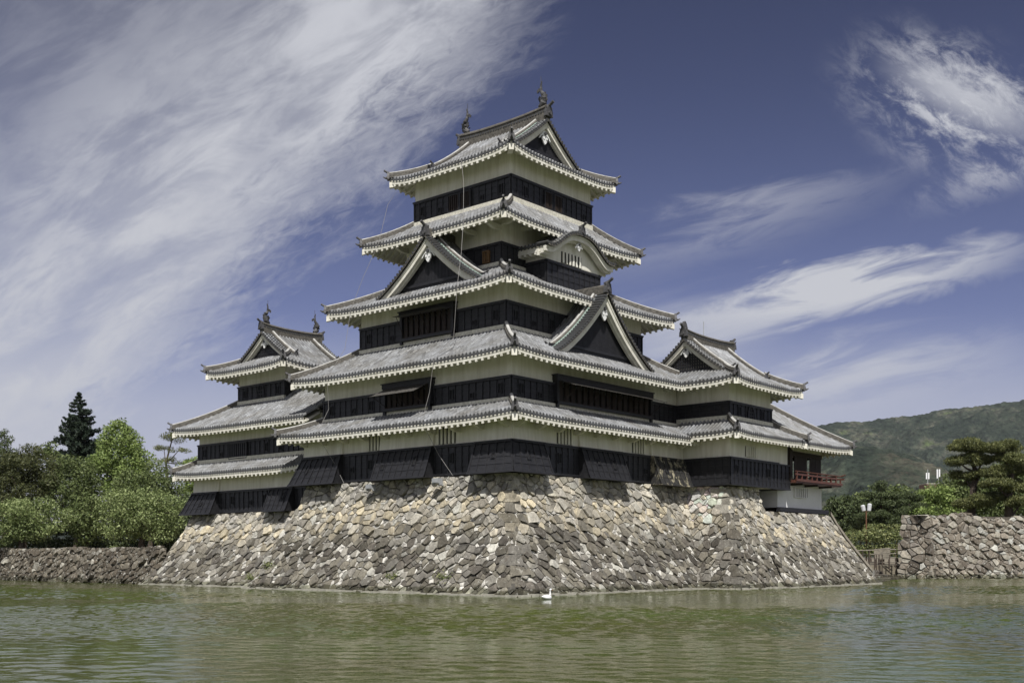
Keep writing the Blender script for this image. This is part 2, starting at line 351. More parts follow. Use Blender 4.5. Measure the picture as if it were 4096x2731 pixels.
class Panel:
    """sloping quad on a wall side; coordinates u along, v down from the top"""
    def __init__(s, side, r, t0, t1, o, z, t0b, t1b, ob, zb): s.__dict__.update(locals())
    def p(s, u, v, h=0):
        a = s.t0+(s.t1-s.t0)*u; b = s.t0b+(s.t1b-s.t0b)*u
        return SP(s.side, s.r, a+(b-a)*v, s.o+(s.ob-s.o)*v+h, s.z+(s.zb-s.z)*v)
    def slab(s, mb, u0, u1, v0, v1, h0, h1, h1b=None):
        if h1b is None: h1b = h1
        mb.hexa([s.p(u0, v1, h0), s.p(u1, v1, h0), s.p(u1, v1, h1b), s.p(u0, v1, h1b), s.p(u0, v0, h0), s.p(u1, v0, h0), s.p(u1, v0, h1), s.p(u0, v0, h1)])
def boards(mb, P, nrow=4, sp=0.58, rail=0.1, edge=True):
    W_ = abs(P.t1-P.t0); Hh = math.hypot(P.z-P.zb, P.ob-P.o); n = max(1, round(W_/sp)); b = 0.028/W_; rl = rail/Hh
    for k in range(nrow):
        v0 = rl+(1-2*rl)*k/nrow; v1 = rl+(1-2*rl)*(k+1)/nrow
        P.slab(mb, 0, 1, v0, v1, -0.03, 0.004, 0.034)
    for i in range(n+1):
        u = min(max(i/n, b*1.6), 1-b*1.6); bb = b*(1.6 if i in (0, n) else 1)
        P.slab(mb, u-bb, u+bb, rl*0.7, 1-rl*0.7, -0.03, 0.075)
    P.slab(mb, 0, 1, 0, rl, -0.03, 0.105)
    P.slab(mb, 0, 1, 1-rl*1.2, 1, -0.03, 0.115)

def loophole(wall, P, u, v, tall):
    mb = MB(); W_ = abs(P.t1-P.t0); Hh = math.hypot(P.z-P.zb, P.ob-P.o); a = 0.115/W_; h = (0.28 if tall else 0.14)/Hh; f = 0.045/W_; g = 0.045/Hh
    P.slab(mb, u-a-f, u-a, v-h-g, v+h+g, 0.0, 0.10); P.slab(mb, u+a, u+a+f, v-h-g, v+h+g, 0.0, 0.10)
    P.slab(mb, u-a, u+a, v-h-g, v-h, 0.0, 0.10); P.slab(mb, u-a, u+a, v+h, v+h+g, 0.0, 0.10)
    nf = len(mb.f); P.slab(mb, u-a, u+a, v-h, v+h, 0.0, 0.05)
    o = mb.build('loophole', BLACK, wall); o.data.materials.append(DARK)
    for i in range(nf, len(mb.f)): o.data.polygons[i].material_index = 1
    return o
def wall_storey(root, r, zb, zm, zt, chutes=None, sides='WSEN', plain='', seed=0, holes=True, skip=None, rail_over=0.09):
    mb = MB(); mb.box(r[0], r[1], r[2], r[3], zb+0.05, zt)
    wall = mb.build('wall', PLASTER, root)
    mb = MB(); rnd = random.Random(seed)
    panels = {}
    for sd in sides:
        t0, t1 = TR(sd, r)
        P = Panel(sd, r, t0-0.05, t1+0.05, 0.05, zm, t0-0.05, t1+0.05, 0.05, zb); panels[sd] = P
        boards(mb, P)
        sbox(mb, sd, r, t0-rail_over-0.05, t1+rail_over+0.05, 0.0, rail_over+0.07, zm, zm+0.07)
        if holes and sd in 'WS' and sd not in plain:
            n = max(2, int((t1-t0)/1.75)); 
            for i in range(n):
                t = t0+(i+0.5)/n*(t1-t0)+rnd.uniform(-.1, .1)
                if skip and any(a-0.25 < t < b+0.25 for a, b in skip.get(sd, ())): continue
                tall = i % 2 == 0
                nb = max(1, round((t1-t0+.1)/0.58)); u = (math.floor((t-P.t0)/(P.t1-P.t0)*nb)+0.5)/nb
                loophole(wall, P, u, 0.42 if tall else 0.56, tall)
    mb.build('black_boarding', BLACK, wall)
    return wall, panels

# ------------------------------------------------------------------ roof machinery
TW = 0.30
COLS = [(-0.5, -0.015), (-0.29, 0.0), (-0.25, 0.085), (-0.10, 0.145), (0.10, 0.145), (0.25, 0.085), (0.29, 0.0)]
def tiles(mb, pos, t0, t1, pmax, course=0.33, caps=True, seed=0):
    n = max(1, round((t1-t0)/TW)); wd = (t1-t0)/n; so = seed*100
    for i in range(n):
        tc_ = t0+(i+.5)*wd; cols = []
        us = COLS+([(0.5, -0.015)])
        pm = [max(0.0, pmax(min(max(tc_+u*wd, t0), t1))) for u, h in us]
        K = max(1, math.ceil(max(pm)/course-1e-6)); 
        if max(pm) < 0.05: continue
        V_ = []
        for (u, h), m_ in zip(us, pm):
            t = min(max(tc_+u*wd, t0+1e-4), t1-1e-4)
            for k in range(K):
                for p, dz_ in ((k*course, 0.030), ((k+1)*course, 0.0)):
                    p = min(p, m_); x, y, z = pos(t, p); V_.append((x, y, z+h+dz_))
        m2 = 2*K; b = len(mb.v); mb.v.extend(V_)
        for j in range(len(us)-1):
            rnd_ = 1 <= j <= 5
            for k in range(m2-1):
                a = b+j*m2+k
                mb.f.append((a, a+1, a+1+m2, a+m2)); mb.uv.append((i*2+(1 if rnd_ else 0)+so, k//2+so*.37))
        if caps:
            lo = []
            for (u, h) in us:
                x, y, z = pos(min(max(tc_+u*wd, t0), t1), 0.0); lo.append((x, y, z-0.06-h*0.75))
            b2 = len(mb.v); mb.v.extend(lo)
            for j in range(len(us)-1):
                mb.f.append((b+j*m2, b+(j+1)*m2, b2+j+1, b2+j)); mb.uv.append((-9, 0))

class RSide:
    def __init__(s, side, E, r0, r1, D, zf, lift, dl, pm=None):
        s.side, s.E, s.r0, s.r1, s.D, s.zf, s.lift, s.dl = side, E, r0, r1, D, zf, lift, dl
        s.t0, s.t1 = TR(side, E); s.pm = pm or s.pmax
    def pmax(s, t): return min(s.D, (t-s.t0)/s.r0 if s.r0 > 0 else 99, (s.t1-t)/s.r1 if s.r1 > 0 else 99)
    def z(s, t, p):
        a = s.t0+s.r0*p; b = s.t1-s.r1*p; h = max((b-a)/2, 0.3); u = min(abs((t-(a+b)/2)/h), 1.0)
        return s.zf(p)+s.lift*u**5*max(0, 1-p/s.dl)**1.5
    def pos(s, t, p): return SP(s.side, s.E, t, -p, s.z(t, p))
    def hip(s, end, n=14, pm=None):
        P = []
        for i in range(n+1):
            p = (pm or s.D)*i/n; t = s.t0+s.r0*p if end == 0 else s.t1-s.r1*p
            P.append(s.pos(t, p))
        return P
HIP_PROF = [(-0.17, 0.0), (-0.17, 0.24), (-0.12, 0.26), (-0.11, 0.36), (0.0, 0.41), (0.11, 0.36), (0.12, 0.26), (0.17, 0.24), (0.17, 0.0)]
def oni(mb, p, d, s=1.0, horn=True):
    """demon-face end tile with a raised round tile on top; d is the outward direction"""
    p = Vector(p); d = Vector((d[0], d[1], 0)).normalized(); si = Vector((d.y, -d.x, 0))
    def fn(q, o, z): return tuple(p+si*(q*s)+d*(o*s)+Vector((0, 0, z*s)))
    mb.extrude([(-.34, -.12), (.34, -.12), (.30, .2), (.22, .45), (.1, .60), (-.1, .60), (-.22, .45), (-.30, .2)], fn, -0.1, 0.12)
    mb.tube([fn(0, .1, .08), fn(0, .22, .08)], 0.13*s, 10)
    mb.tube([fn(0, -.25, .52), fn(0, .15, .62), fn(0, .42, .78)], 0.10*s, 10)
    if horn: mb.tube([fn(.2, .05, .35), fn(.34, .05, .52)], [0.07*s, 0.02*s], 6); mb.tube([fn(-.2, .05, .35), fn(-.34, .05, .52)], [0.07*s, 0.02*s], 6)
def hip_ridge(roof, pts, mid=None):
    d = Vector(pts[0])-Vector(pts[3])
    mb = MB(); q = [Vector(p)+Vector((0, 0, 0.04)) for p in pts]; mb.sweep(q, HIP_PROF)
    o = mb.build('hip_ridge', RIDGE, roof)
    mb = MB(); mb.sweep([p+Vector((0, 0, .365)) for p in q], [(-.1, 0), (-.075, .05), (0, .075), (.075, .05), (.1, 0)]); mb.build('ridge_cap', CAP, roof)
    mb = MB(); oni(mb, q[0]+d.normalized()*0.05, d, 0.72, False)
    dn = Vector((d.x, d.y, 0)).normalized(); e = q[0]
    mb.tube([e+dn*.0+Vector((0, 0, .0)), e+dn*.25+Vector((0, 0, .02)), e+dn*.42+Vector((0, 0, .1))], [0.09, 0.07, 0.03], 7)
    mb.build('end_tile', ORNA, roof)
    return o
def eaves(roof, S, over, rsp=0.5, mb=None, tlim=None):
    own = mb is None
    if own: mb = MB()
    n = 40; a = S.t0+0.035; b = S.t1-0.035
    if tlim: a, b = max(a, tlim[0]), min(b, tlim[1])
    ts = [a+(b-a)*i/n for i in range(n+1)]
    for i in range(n):
        P = []
        for (dz0, pp) in ((0.34, .035), (0.34, .26), (0.075, .26), (0.075, .035)):
            for t in (ts[i], ts[i+1]):
                P.append(SP(S.side, S.E, t, -pp, S.z(t, 0)-dz0))
        mb.add([P[0], P[1], P[3], P[2], P[4], P[5], P[7], P[6]], [(0, 1, 2, 3), (0, 1, 6, 7), (7, 6, 5, 4), (4, 5, 2, 3)])
        Q = [SP(S.side, S.E, t, -pp, S.z(t, 0)-dz_) for (dz_, pp) in ((0.09, .012), (0.165, .012), (0.165, .036)) for t in (ts[i], ts[i+1])]
        mb.quad(Q[0], Q[1], Q[3], Q[2]); mb.quad(Q[2], Q[3], Q[5], Q[4])
    # soffit
    m = 5
    for i in range(n):
        for k in range(m):
            q = []
            for t, kk in ((ts[i], k), (ts[i+1], k), (ts[i+1], k+1), (ts[i], k+1)):
                p = 0.28+(over-0.1)*kk/m; p = min(p, max(0.2, S.pmax(t)))
                q.append(SP(S.side, S.E, t, -p, S.z(t, p)-0.30))
            mb.quad(*q)
    nr = max(2, round((b-a)/rsp))
    for i in range(nr+1):
        t = a+(b-a)*(i+0.0)/nr; t = min(max(t, a+.1), b-.1)
        p1 = min(over+0.05, S.pmax(t)-0.05)
        if p1 < 0.3: continue
        hw = 0.08; segs = [0.032, 0.5*(0.032+p1), p1]; V_ = []
        for p in segs:
            zz = S.z(t, p); zz0 = S.z(t, 0)+ (zz-S.z(t, 0))
            for (dt, dz_) in ((-hw, .30), (hw, .30), (hw, .475), (-hw, .475)): V_.append(SP(S.side, S.E, t+dt, -p, zz0-dz_-(0.02 if p == segs[0] else 0)))
        mb.add(V_, [(0, 1, 2, 3), (11, 10, 9, 8)]+[(j*4+k, j*4+(k+1) % 4, j*4+4+(k+1) % 4, j*4+4+k) for j in (0, 1) for k in range(4)])
    if own: mb.build('eave', TRIM, roof)
def hip_beam(mb, S, end, over):
    pts = []
    for p in (0.02, over*.5, over*1.05):
        t = S.t0+S.r0*p if end == 0 else S.t1-S.r1*p
        q = Vector(S.pos(t, p)); q.z -= 0.48; pts.append(q)
    mb.sweep(pts, [(-.16, -.17), (-.16, .2), (.16, .2), (.16, -.17)], closed=True)

def skirt(root, E, Wr, ze, zw, lift, over, k=0.22, sides='WSEN', seed=1, hips=(0, 1, 2, 3), tl=None, brackets=False, flash=True):
    """pent roof round a storey: eave rectangle E, upper wall rectangle Wr"""
    mb = MB(); S = {}
    ins = {'W': Wr[0]-E[0], 'E': E[1]-Wr[1], 'S': Wr[2]-E[2], 'N': E[3]-Wr[3]}
    for i, sd in enumerate(sides):
        D_ = ins[sd]; r0, r1 = ((ins['S']/D_, ins['N']/D_) if sd in 'WE' else (ins['W']/D_, ins['E']/D_))
        zf = (lambda p, D_=D_: ze+(zw-ze)*((1-k)*p/D_+k*(p/D_)**2))
        S[sd] = RSide(sd, E, r0, r1, D_, zf, lift, D_)
        lim = (tl or {}).get(sd, (S[sd].t0, S[sd].t1))
        tiles(mb, S[sd].pos, lim[0], lim[1], S[sd].pmax, seed=seed*10+i)
    roof = mb.build('roof', TILE, root)
    em = MB()
    for sd in sides: eaves(roof, S[sd], over, mb=em, tlim=(tl or {}).get(sd))
    for h in hips:
        sd, end = [('W', 0), ('S', 1), ('E', 1), ('N', 0)][h]
        if sd not in S: continue
        hip_ridge(roof, S[sd].hip(end)); hip_beam(em, S[sd], end, over)
    if brackets:
        for sd in sides:
            r = brackets; t0, t1 = TR(sd, r); n = max(2, round((t1-t0)/2.0))
            zz = S[sd].zf(over*.6)-0.60
            sbox(em, sd, r, t0-over*.55, t1+over*.55, over*.45, over*.45+.22, zz-.02, zz+.2)
            for i in range(n+1):
                t = t0+0.12+(t1-t0-.24)*i/n
                P = [SP(sd, r, tt, o, z) for z, L in ((zz-.34, over*.28), (zz-.02, over*.75)) for tt, o in ((t-.13, 0), (t+.13, 0), (t+.13, L), (t-.13, L))]
                em.hexa(P)
    em.build('eave', TRIM, roof)
    if flash:
        fm = MB()
        for sd in sides:
            t0, t1 = TR(sd, Wr); sbox(fm, sd, Wr, t0-.22, t1+.22, 0.0, 0.22, zw-.12, zw+.22)
        fm.build('mortar_strip', LIME, roof)
    return roof, S

def shachi(roof, p, d, s=1.0):
    """roof-ridge fish, head down on the ridge end, tail curling up; d points along the ridge to the inside"""
    p = Vector(p); d = Vector((d[0], d[1], 0)).normalized(); si = Vector((d.y, -d.x, 0)); up = Vector((0, 0, 1))
    def q(a, z, b=0): return p+d*(a*s)+up*(z*s)+si*(b*s)
    mb = MB()
    path = [(0.30, 0.05), (0.12, 0.12), (-0.08, 0.30), (-0.14, 0.58), (-0.04, 0.88), (0.12, 1.10), (0.20, 1.32), (0.16, 1.5)]
    rad = [0.13, 0.21, 0.24, 0.21, 0.165, 0.115, 0.07, 0.03]
    mb.tube([q(*a) for a in path], [r*s for r in rad], 10)
    def fin(pts, t=0.035):
        n = len(pts); V_ = [tuple(q(a, z, b)) for b in (-t, t) for a, z in pts]
        mb.add(V_, [tuple(range(n)), tuple(range(2*n-1, n-1, -1))]+[(i, i+n, (i+1) % n+n, (i+1) % n) for i in range(n)])
    fin([(0.10, 1.08), (0.30, 1.16), (0.46, 1.05), (0.52, 1.22), (0.36, 1.36), (0.22, 1.36), (0.20, 1.62), (0.06, 1.82), (0.10, 1.5), (0.05, 1.25)])
    fin([(-0.10, 0.35), (-0.42, 0.42), (-0.36, 0.6), (-0.40, 0.78), (-0.25, 0.86), (-0.26, 1.0), (-0.08, 0.9)])
    fin([(0.12, 0.35), (0.34, 0.55), (0.22, 0.62), (0.28, 0.78), (0.06, 0.74)])
    for b in (-.2, .2):
        V_ = [tuple(q(0.05, .25, b)), tuple(q(-.1, .62, b*2.1)), tuple(q(.12, .5, b*1.6))]; V_ += [tuple(Vector(x)+d*.04*s) for x in V_]
        mb.add(V_, [(0, 1, 2), (5, 4, 3), (0, 3, 4, 1), (1, 4, 5, 2), (2, 5, 3, 0)])
    mb.tube([q(.16, 1.45), q(.16, 2.15)], 0.018*s, 5)
    return mb.build('fish_ornament', ORNA, roof)

def gegyo(gab, fn, z, s, o):
    """white carved pendant below the gable peak"""
    mb = MB(); half = [(0, -1.0), (.16, -.88), (.34, -.62), (.46, -.36), (.44, -.18), (.30, -.10), (.36, .02), (.62, -.16), (.78, -.40), (.95, -.52), (.92, -.36), (.74, -.1), (.46, .22), (.2, .48)]
    outl = half+[(-q, zz) for q, zz in reversed(half[1:])]
    mb.extrude([(q*s, z+zz*s) for q, zz in outl], fn, o, o+.09)
    for sg in (-1, 1):
        mb.extrude([(sg*.24*s+.15*s*math.cos(a*math.pi/5), z-.32*s+.15*s*math.sin(a*math.pi/5)) for a in range(10)], fn, o+.09, o+.13)
    ob = mb.build('pendant', WHITE, gab)
    mb = MB(); mb.extrude([(.17*s*math.cos(a*math.pi/3+.5236), z+.16*s+.19*s*math.sin(a*math.pi/3+.5236)) for a in range(6)], fn, o+.09, o+.20)
    mb.build('boss', ORNA, gab)

def gable(root, side, plane, c, hw, zprof, verge, style='slat', bw=0.45, z_sill=None, rows=None, tile_back=None, peds=1.0, karah=False, ridge_back=0, seed=3, ridge_h=0.5, wall_bottom=None, onis=1.0, kud=True):
    """front of a gable: lateral q from centre c, o outward from wall plane"""
    def fn(q, o, z):
        if side == 'W': return (plane-o, c+q, z)
        if side == 'E': return (plane+o, c+q, z)
        if side == 'S': return (c+q, plane-o, z)
        return (c+q, plane+o, z)
    od = {'W': (-1, 0), 'E': (1, 0), 'S': (0, -1), 'N': (0, 1)}[side]
    n = 26
    qs = [hw*(-1+2*i/n) for i in range(n+1)]
    # boarded gable wall
    mb = MB(); z0 = wall_bottom if wall_bottom is not None else zprof(hw)-0.3
    ol = [(q, zprof(abs(q))-0.25) for q in qs if zprof(abs(q))-0.25 > z0+.05]
    ol = [(ol[0][0], z0)]+ol+[(ol[-1][0], z0)]
    mb.extrude(ol, fn, -0.15, 0.0)
    gw = mb.build('gable', DARK if style != 'white' else PLASTER, root)
    mb = MB(); zs = z_sill
    if style in ('slat', 'grid'):
        st = 0.13 if style == 'slat' else 0.20; m = int(hw/st)
        for i in range(-m, m+1):
            q = i*st; zt = zprof(abs(q))-0.45
            if zt > zs+.1: mb.extrude([(q-st*.3, zs), (q+st*.3, zs), (q+st*.3, zt), (q-st*.3, zt)], fn, 0.0, 0.06)
        if style == 'grid':
            zz = zs+st
            while zz < zprof(0)-.6:
                qq = hw
                while qq > 0 and zprof(qq)-.45 < zz: qq -= .05
                if qq > .1: mb.extrude([(-qq, zz), (qq, zz), (qq, zz+.09), (-qq, zz+.09)], fn, 0.01, 0.075)
                zz += st
        qq = hw
        while zprof(qq)-.3 < zs: qq -= .05
        mb.extrude([(-qq, zs-.16), (qq, zs-.16), (qq, zs+.02), (-qq, zs+.02)], fn, 0.0, 0.12)
        mb.extrude([(-hw, z0), (hw, z0), (hw, zs-.16), (-hw, zs-.16)], fn, 0.0, 0.03)
        mb.build('gable_slats', BLACK, gw)
        if style == 'grid':
            m2 = MB(); qq = hw*.9
            ol2 = [(q, zprof(abs(q))-0.5) for q in qs if zprof(abs(q))-0.5 > zs+.05]
            if len(ol2) > 2:
                m2.extrude([(ol2[0][0], zs)]+ol2+[(ol2[-1][0], zs)], fn, 0.0, 0.008); m2.build('lattice_backing', GREYWOOD, gw)
    # barge boards, in two steps
    mb = MB(); mo = MB()
    for (o0, o1, w0, w1, m_) in ((verge-.42, verge-.20, 0.10, bw, mb), (verge-.62, verge-.40, bw*.75, bw*1.22, mb), (verge-.205, verge-.15, 0.10, 0.24, mb)):
        for i in range(n):
            a, b = qs[i], qs[i+1]; P = []
            for q in (a, b):
                # board depth measured square to the slope
                e = 0.02; sl = (zprof(max(abs(q)-e, 0))-zprof(abs(q)+e))/(2*e) if abs(q) > e else (zprof(0)-zprof(2*e))/(2*e)
                f = math.sqrt(1+min(sl*sl, 2.0)) if not karah else 1.0
                za = zprof(abs(q))-w0*f; zb_ = zprof(abs(q))-w1*f
                P.append((q, za, zb_))
            (qa, z1, z2), (qb, z3, z4) = P
            m_.hexa([fn(qa, o0, z2), fn(qb, o0, z4), fn(qb, o1, z4), fn(qa, o1, z2), fn(qa, o0, z1), fn(qb, o0, z3), fn(qb, o1, z3), fn(qa, o1, z1)])
    bb_ = mb.build('bargeboard', TRIM, gw)
    gegyo(gw, fn, zprof(0)-bw*1.22*1.2-(.42 if not karah else .0)*peds, 0.62*peds, verge-.42)
    # dormer roof with tile rows
    if tile_back is not None:
        rm = MB()
        for sg in (-1, 1):
            def pos(t, p, sg=sg): return fn(sg*(hw-p), verge-t, zprof(hw-p))
            tiles(rm, pos, 0.75 if kud else 0.0, verge+tile_back, lambda t: hw, caps=karah or True, seed=seed+sg)
        if karah:
            pass
        gr = rm.build('gable_roof', TILE, gw)
        us = MB()       # underside of the roof
        for sg in (-1, 1):
            for i in range(12):
                q0, q1 = hw*i/12, hw*(i+1)/12
                us.quad(fn(sg*q0, verge-.2, zprof(q0)-.1), fn(sg*q1, verge-.2, zprof(q1)-.1), fn(sg*q1, -tile_back, zprof(q1)-.1), fn(sg*q0, -tile_back, zprof(q0)-.1))
        us.build('gable_soffit', TRIM, gw)
    # verge tiles, laid crossways
    vm = MB(); fm = MB(); L = 0.0; q = hw; lastq = hw
    while q > 0.18:
        for sg in (-1, 1):
            za = zprof(q)+0.05
            vm.tube([fn(sg*q, verge-.88, za+.03), fn(sg*q, verge+.02, za)], 0.095, 8)
        e = .02; sl = (zprof(q-e)-zprof(q+e))/(2*e); q -= 0.27/math.sqrt(1+sl*sl)
    vm.build('verge_tile', TILE, gw)
    vb = MB()
    for sg in (-1, 1):
        for i in range(16):
            q0, q1 = hw*i/16, hw*(i+1)/16
            vb.quad(fn(sg*q0, verge, zprof(q0)+.02), fn(sg*q1, verge, zprof(q1)+.02), fn(sg*q1, verge-.9, zprof(q1)+.04), fn(sg*q0, verge-.9, zprof(q0)+.04))
            vb.quad(fn(sg*q0, verge, zprof(q0)+.02), fn(sg*q1, verge, zprof(q1)+.02), fn(sg*q1, verge, zprof(q1)-.12), fn(sg*q0, verge, zprof(q0)-.12))
    vb.build('verge_bed', RIDGE, gw)
    # descending ridges behind the verge tiles
    if kud:
        for sg in (-1, 1):
            km = MB(); pts = [fn(sg*hw*(1-i/16*.93)*.97, verge-1.0, zprof(hw*(1-i/16*.93)*.97)+.02) for i in range(17)]
            km.sweep(pts, [(-.16, -.05), (-.16, .26), (-.08, .36), (0, .39), (.08, .36), (.16, .26), (.16, -.05)])
            kd = km.build('verge_ridge', RIDGE, gw)
            km = MB(); km.sweep([Vector(p)+Vector((0, 0, .33)) for p in pts], [(-.1, 0), (-.06, .07), (.06, .07), (.1, 0)]); km.build('ridge_cap', CAP, gw)
            km = MB(); oni(km, Vector(pts[0])+Vector((0, 0, .05)), Vector(pts[0])-Vector(pts[2]), 0.62, False); km.build('end_tile', ORNA, gw)
            if side in 'WS' and style == 'slat':
                cm_ = MB(); cm_.sweep([Vector(fn(sg*hw*(1-i/16*.9)*.985, verge-.80, zprof(hw*(1-i/16*.9)*.985)+.1)) for i in range(17)], [(-.07, 0), (-.05, .1), (.05, .1), (.07, 0)]); cm_.build('copper_strip', COPPER, gw)
    if ridge_back:
        km = MB(); a = fn(0, verge-.15, zprof(0)+.0); b = fn(0, -ridge_back, zprof(0)+.0)
        km.sweep([a, b], [(-.2, -.1), (-.2, ridge_h*.8), (-.1, ridge_h), (.1, ridge_h), (.2, ridge_h*.8), (.2, -.1)])
        km.build('gable_ridge', RIDGE, gw)
        km = MB(); oni(km, fn(0, verge-.1, zprof(0)+.06), od, onis); km.build('end_tile', ORNA, gw)
    return gw, fn

def irimoya(root, E, axis, ze, a, b, lift, over, gplane, verge, bw, zsill, style, ridge_h=0.75, seed=9, fish=True, fs=1.0, gends=None, peds=1.0, tl=None, onis=1.0):
    """hip-and-gable roof; axis is the ridge direction"""
    zf = lambda p: ze+a*p+b*p*p
    main, ends = ('WE', 'SN') if axis == 'Y' else ('SN', 'WE')
    hw = (E[1]-E[0])/2 if axis == 'Y' else (E[3]-E[2])/2
    c = (E[0]+E[1])/2 if axis == 'Y' else (E[2]+E[3])/2
    e0, e1 = TR(main[0], E)
    De = gplane                              # distance from end eave to gable wall
    gv0, gv1 = e0+De-verge, e1-De+verge
    mb = MB(); S = {}
    for i, sd in enumerate(main):
        s = RSide(sd, E, 1, 1, hw, zf, lift, De)
        s.pm = lambda t, s=s: hw if gv0 <= t <= gv1 else min(hw, t-e0, e1-t)
        S[sd] = s
        for (u0, u1, pmf) in ((e0, gv0, lambda t: min(t-e0, De)), (gv0, gv1, lambda t: hw), (gv1, e1, lambda t: min(e1-t, De))):
            tiles(mb, s.pos, u0, u1, pmf, seed=seed+i)
    for i, sd in enumerate(ends):
        s = RSide(sd, E, 1, 1, De, zf, lift, De); S[sd] = s
        tiles(mb, s.pos, s.t0, s.t1, s.pmax, seed=seed+5+i)
    roof = mb.build('roof', TILE, root)
    em = MB()
    for sd in main+ends:
        eaves(roof, S[sd], over, mb=em, tlim=(tl or {}).get(sd))
    for sd, end in (('W', 0), ('S', 1), ('E', 1), ('N', 0)):
        P = S[sd].hip(end, pm=De)
        hip_ridge(roof, P); hip_beam(em, S[sd], end, over)
    em.build('eave', TRIM, roof)
    zp = lambda q: zf(hw-q)
    gh = hw-De+verge*.75
    for sd in ends:
        pl = {'S': E[2]+De, 'N': E[3]-De, 'W': E[0]+De, 'E': E[1]-De}[sd]
        gable(root, sd, pl, c, gh, zp, verge, style, bw, zsill, peds=peds, wall_bottom=zf(De)-.2)
    # main ridge
    zr = zf(hw); km = MB(); r0, r1 = gv0+.12, gv1-.12; L = r1-r0
    def rp(t, z): return (c, t, z) if axis == 'Y' else (t, c, z)
    pts = [rp(r0+L*i/14, zr+0.16*abs(2*i/14-1)**2.5) for i in range(15)]
    km.sweep(pts, [(-.27, -.2), (-.27, ridge_h*.3), (-.20, ridge_h*.34), (-.20, ridge_h*.72), (-.27, ridge_h*.75), (-.25, ridge_h*.86), (-.12, ridge_h), (.12, ridge_h), (.25, ridge_h*.86), (.27, ridge_h*.75), (.20, ridge_h*.72), (.20, ridge_h*.34), (.27, ridge_h*.3), (.27, -.2)])
    rg = km.build('main_ridge', RIDGE, roof)
    m = int(L/.24)
    for sg in (-1, 1):
        km = MB()
        for i in range(m):
            t = r0+L*(i+.5)/m; zz = zr+0.16*abs(2*(t-r0)/L-1)**2.5
            if axis == 'Y': km.tube([(c+sg*.19, t, zz+ridge_h*.52), (c+sg*.235, t, zz+ridge_h*.52)], .09, 6)
            else: km.tube([(t, c+sg*.19, zz+ridge_h*.52), (t, c+sg*.235, zz+ridge_h*.52)], .09, 6)
        km.build('ridge_medallion', TILE, roof)
    for t, sg in ((r0, -1), (r1, 1)):
        od = (0, sg) if axis == 'Y' else (sg, 0)
        km = MB(); oni(km, rp(t+sg*.08, zr+.3), od, onis); km.build('end_tile', ORNA, roof)
        if fish: shachi(roof, rp(t-sg*.42, zr+ridge_h+.10), (-od[0], -od[1]), fs)
    return roof, S, zf

# ================================================================== THE CASTLE
ZO = H
keep = thing('castle_keep', 'tall five-roofed black and white castle keep standing in the middle of the stone base', 'castle keep', (9.88, 9.4, H+5))
inui = thing('corner_tower', 'smaller three-roofed castle tower left of the tall keep, gable with roof fish facing the trees', 'castle tower', (5.5, 28, H+3.5))
tatsumi = thing('turret', 'two-storey turret with lattice gable joined to the right side of the tall keep', 'turret', (22, 0, H+5))
tsukimi = thing('moon_viewing_room', 'low pavilion with red balcony at the right end of the castle', 'pavilion', (30, 0, H+3.5))

def bar_window(wall, side, r, t0, t1, z0, z1, o=0.0, nb=6, bars=PLASTER, frame=None, fw=0.07, depth=0.10, name='barred_window'):
    mb = MB(); sbox(mb, side, r, t0, t1, o-.02, o+.012, z0, z1)
    wd = mb.build(name, DARK, wall.parent)
    mb = MB(); L = t1-t0
    for i in range(nb):
        c = t0+L*(i+.5)/nb*1.0; hb = L/nb*0.24
        sbox(mb, side, r, c-hb, c+hb, o-.02, o+depth, z0, z1)
    mb.build('window_bars', bars, wd)
    if frame:
        mb = MB()
        for a, b, c, d in ((t0-fw, t0, z0-fw, z1+fw), (t1, t1+fw, z0-fw, z1+fw), (t0, t1, z1, z1+fw), (t0, t1, z0-fw, z0)):
            sbox(mb, side, r, a, b, o-.02, o+depth+.03, c, d)
        mb.build('window_frame', frame, wd)
    return wd
SHUT = mat('weathered_dark_boards', (0.105, 0.098, 0.088), 0.7, scale=3, dark=(0.045, 0.042, 0.038), streak=(3, 3, 1))
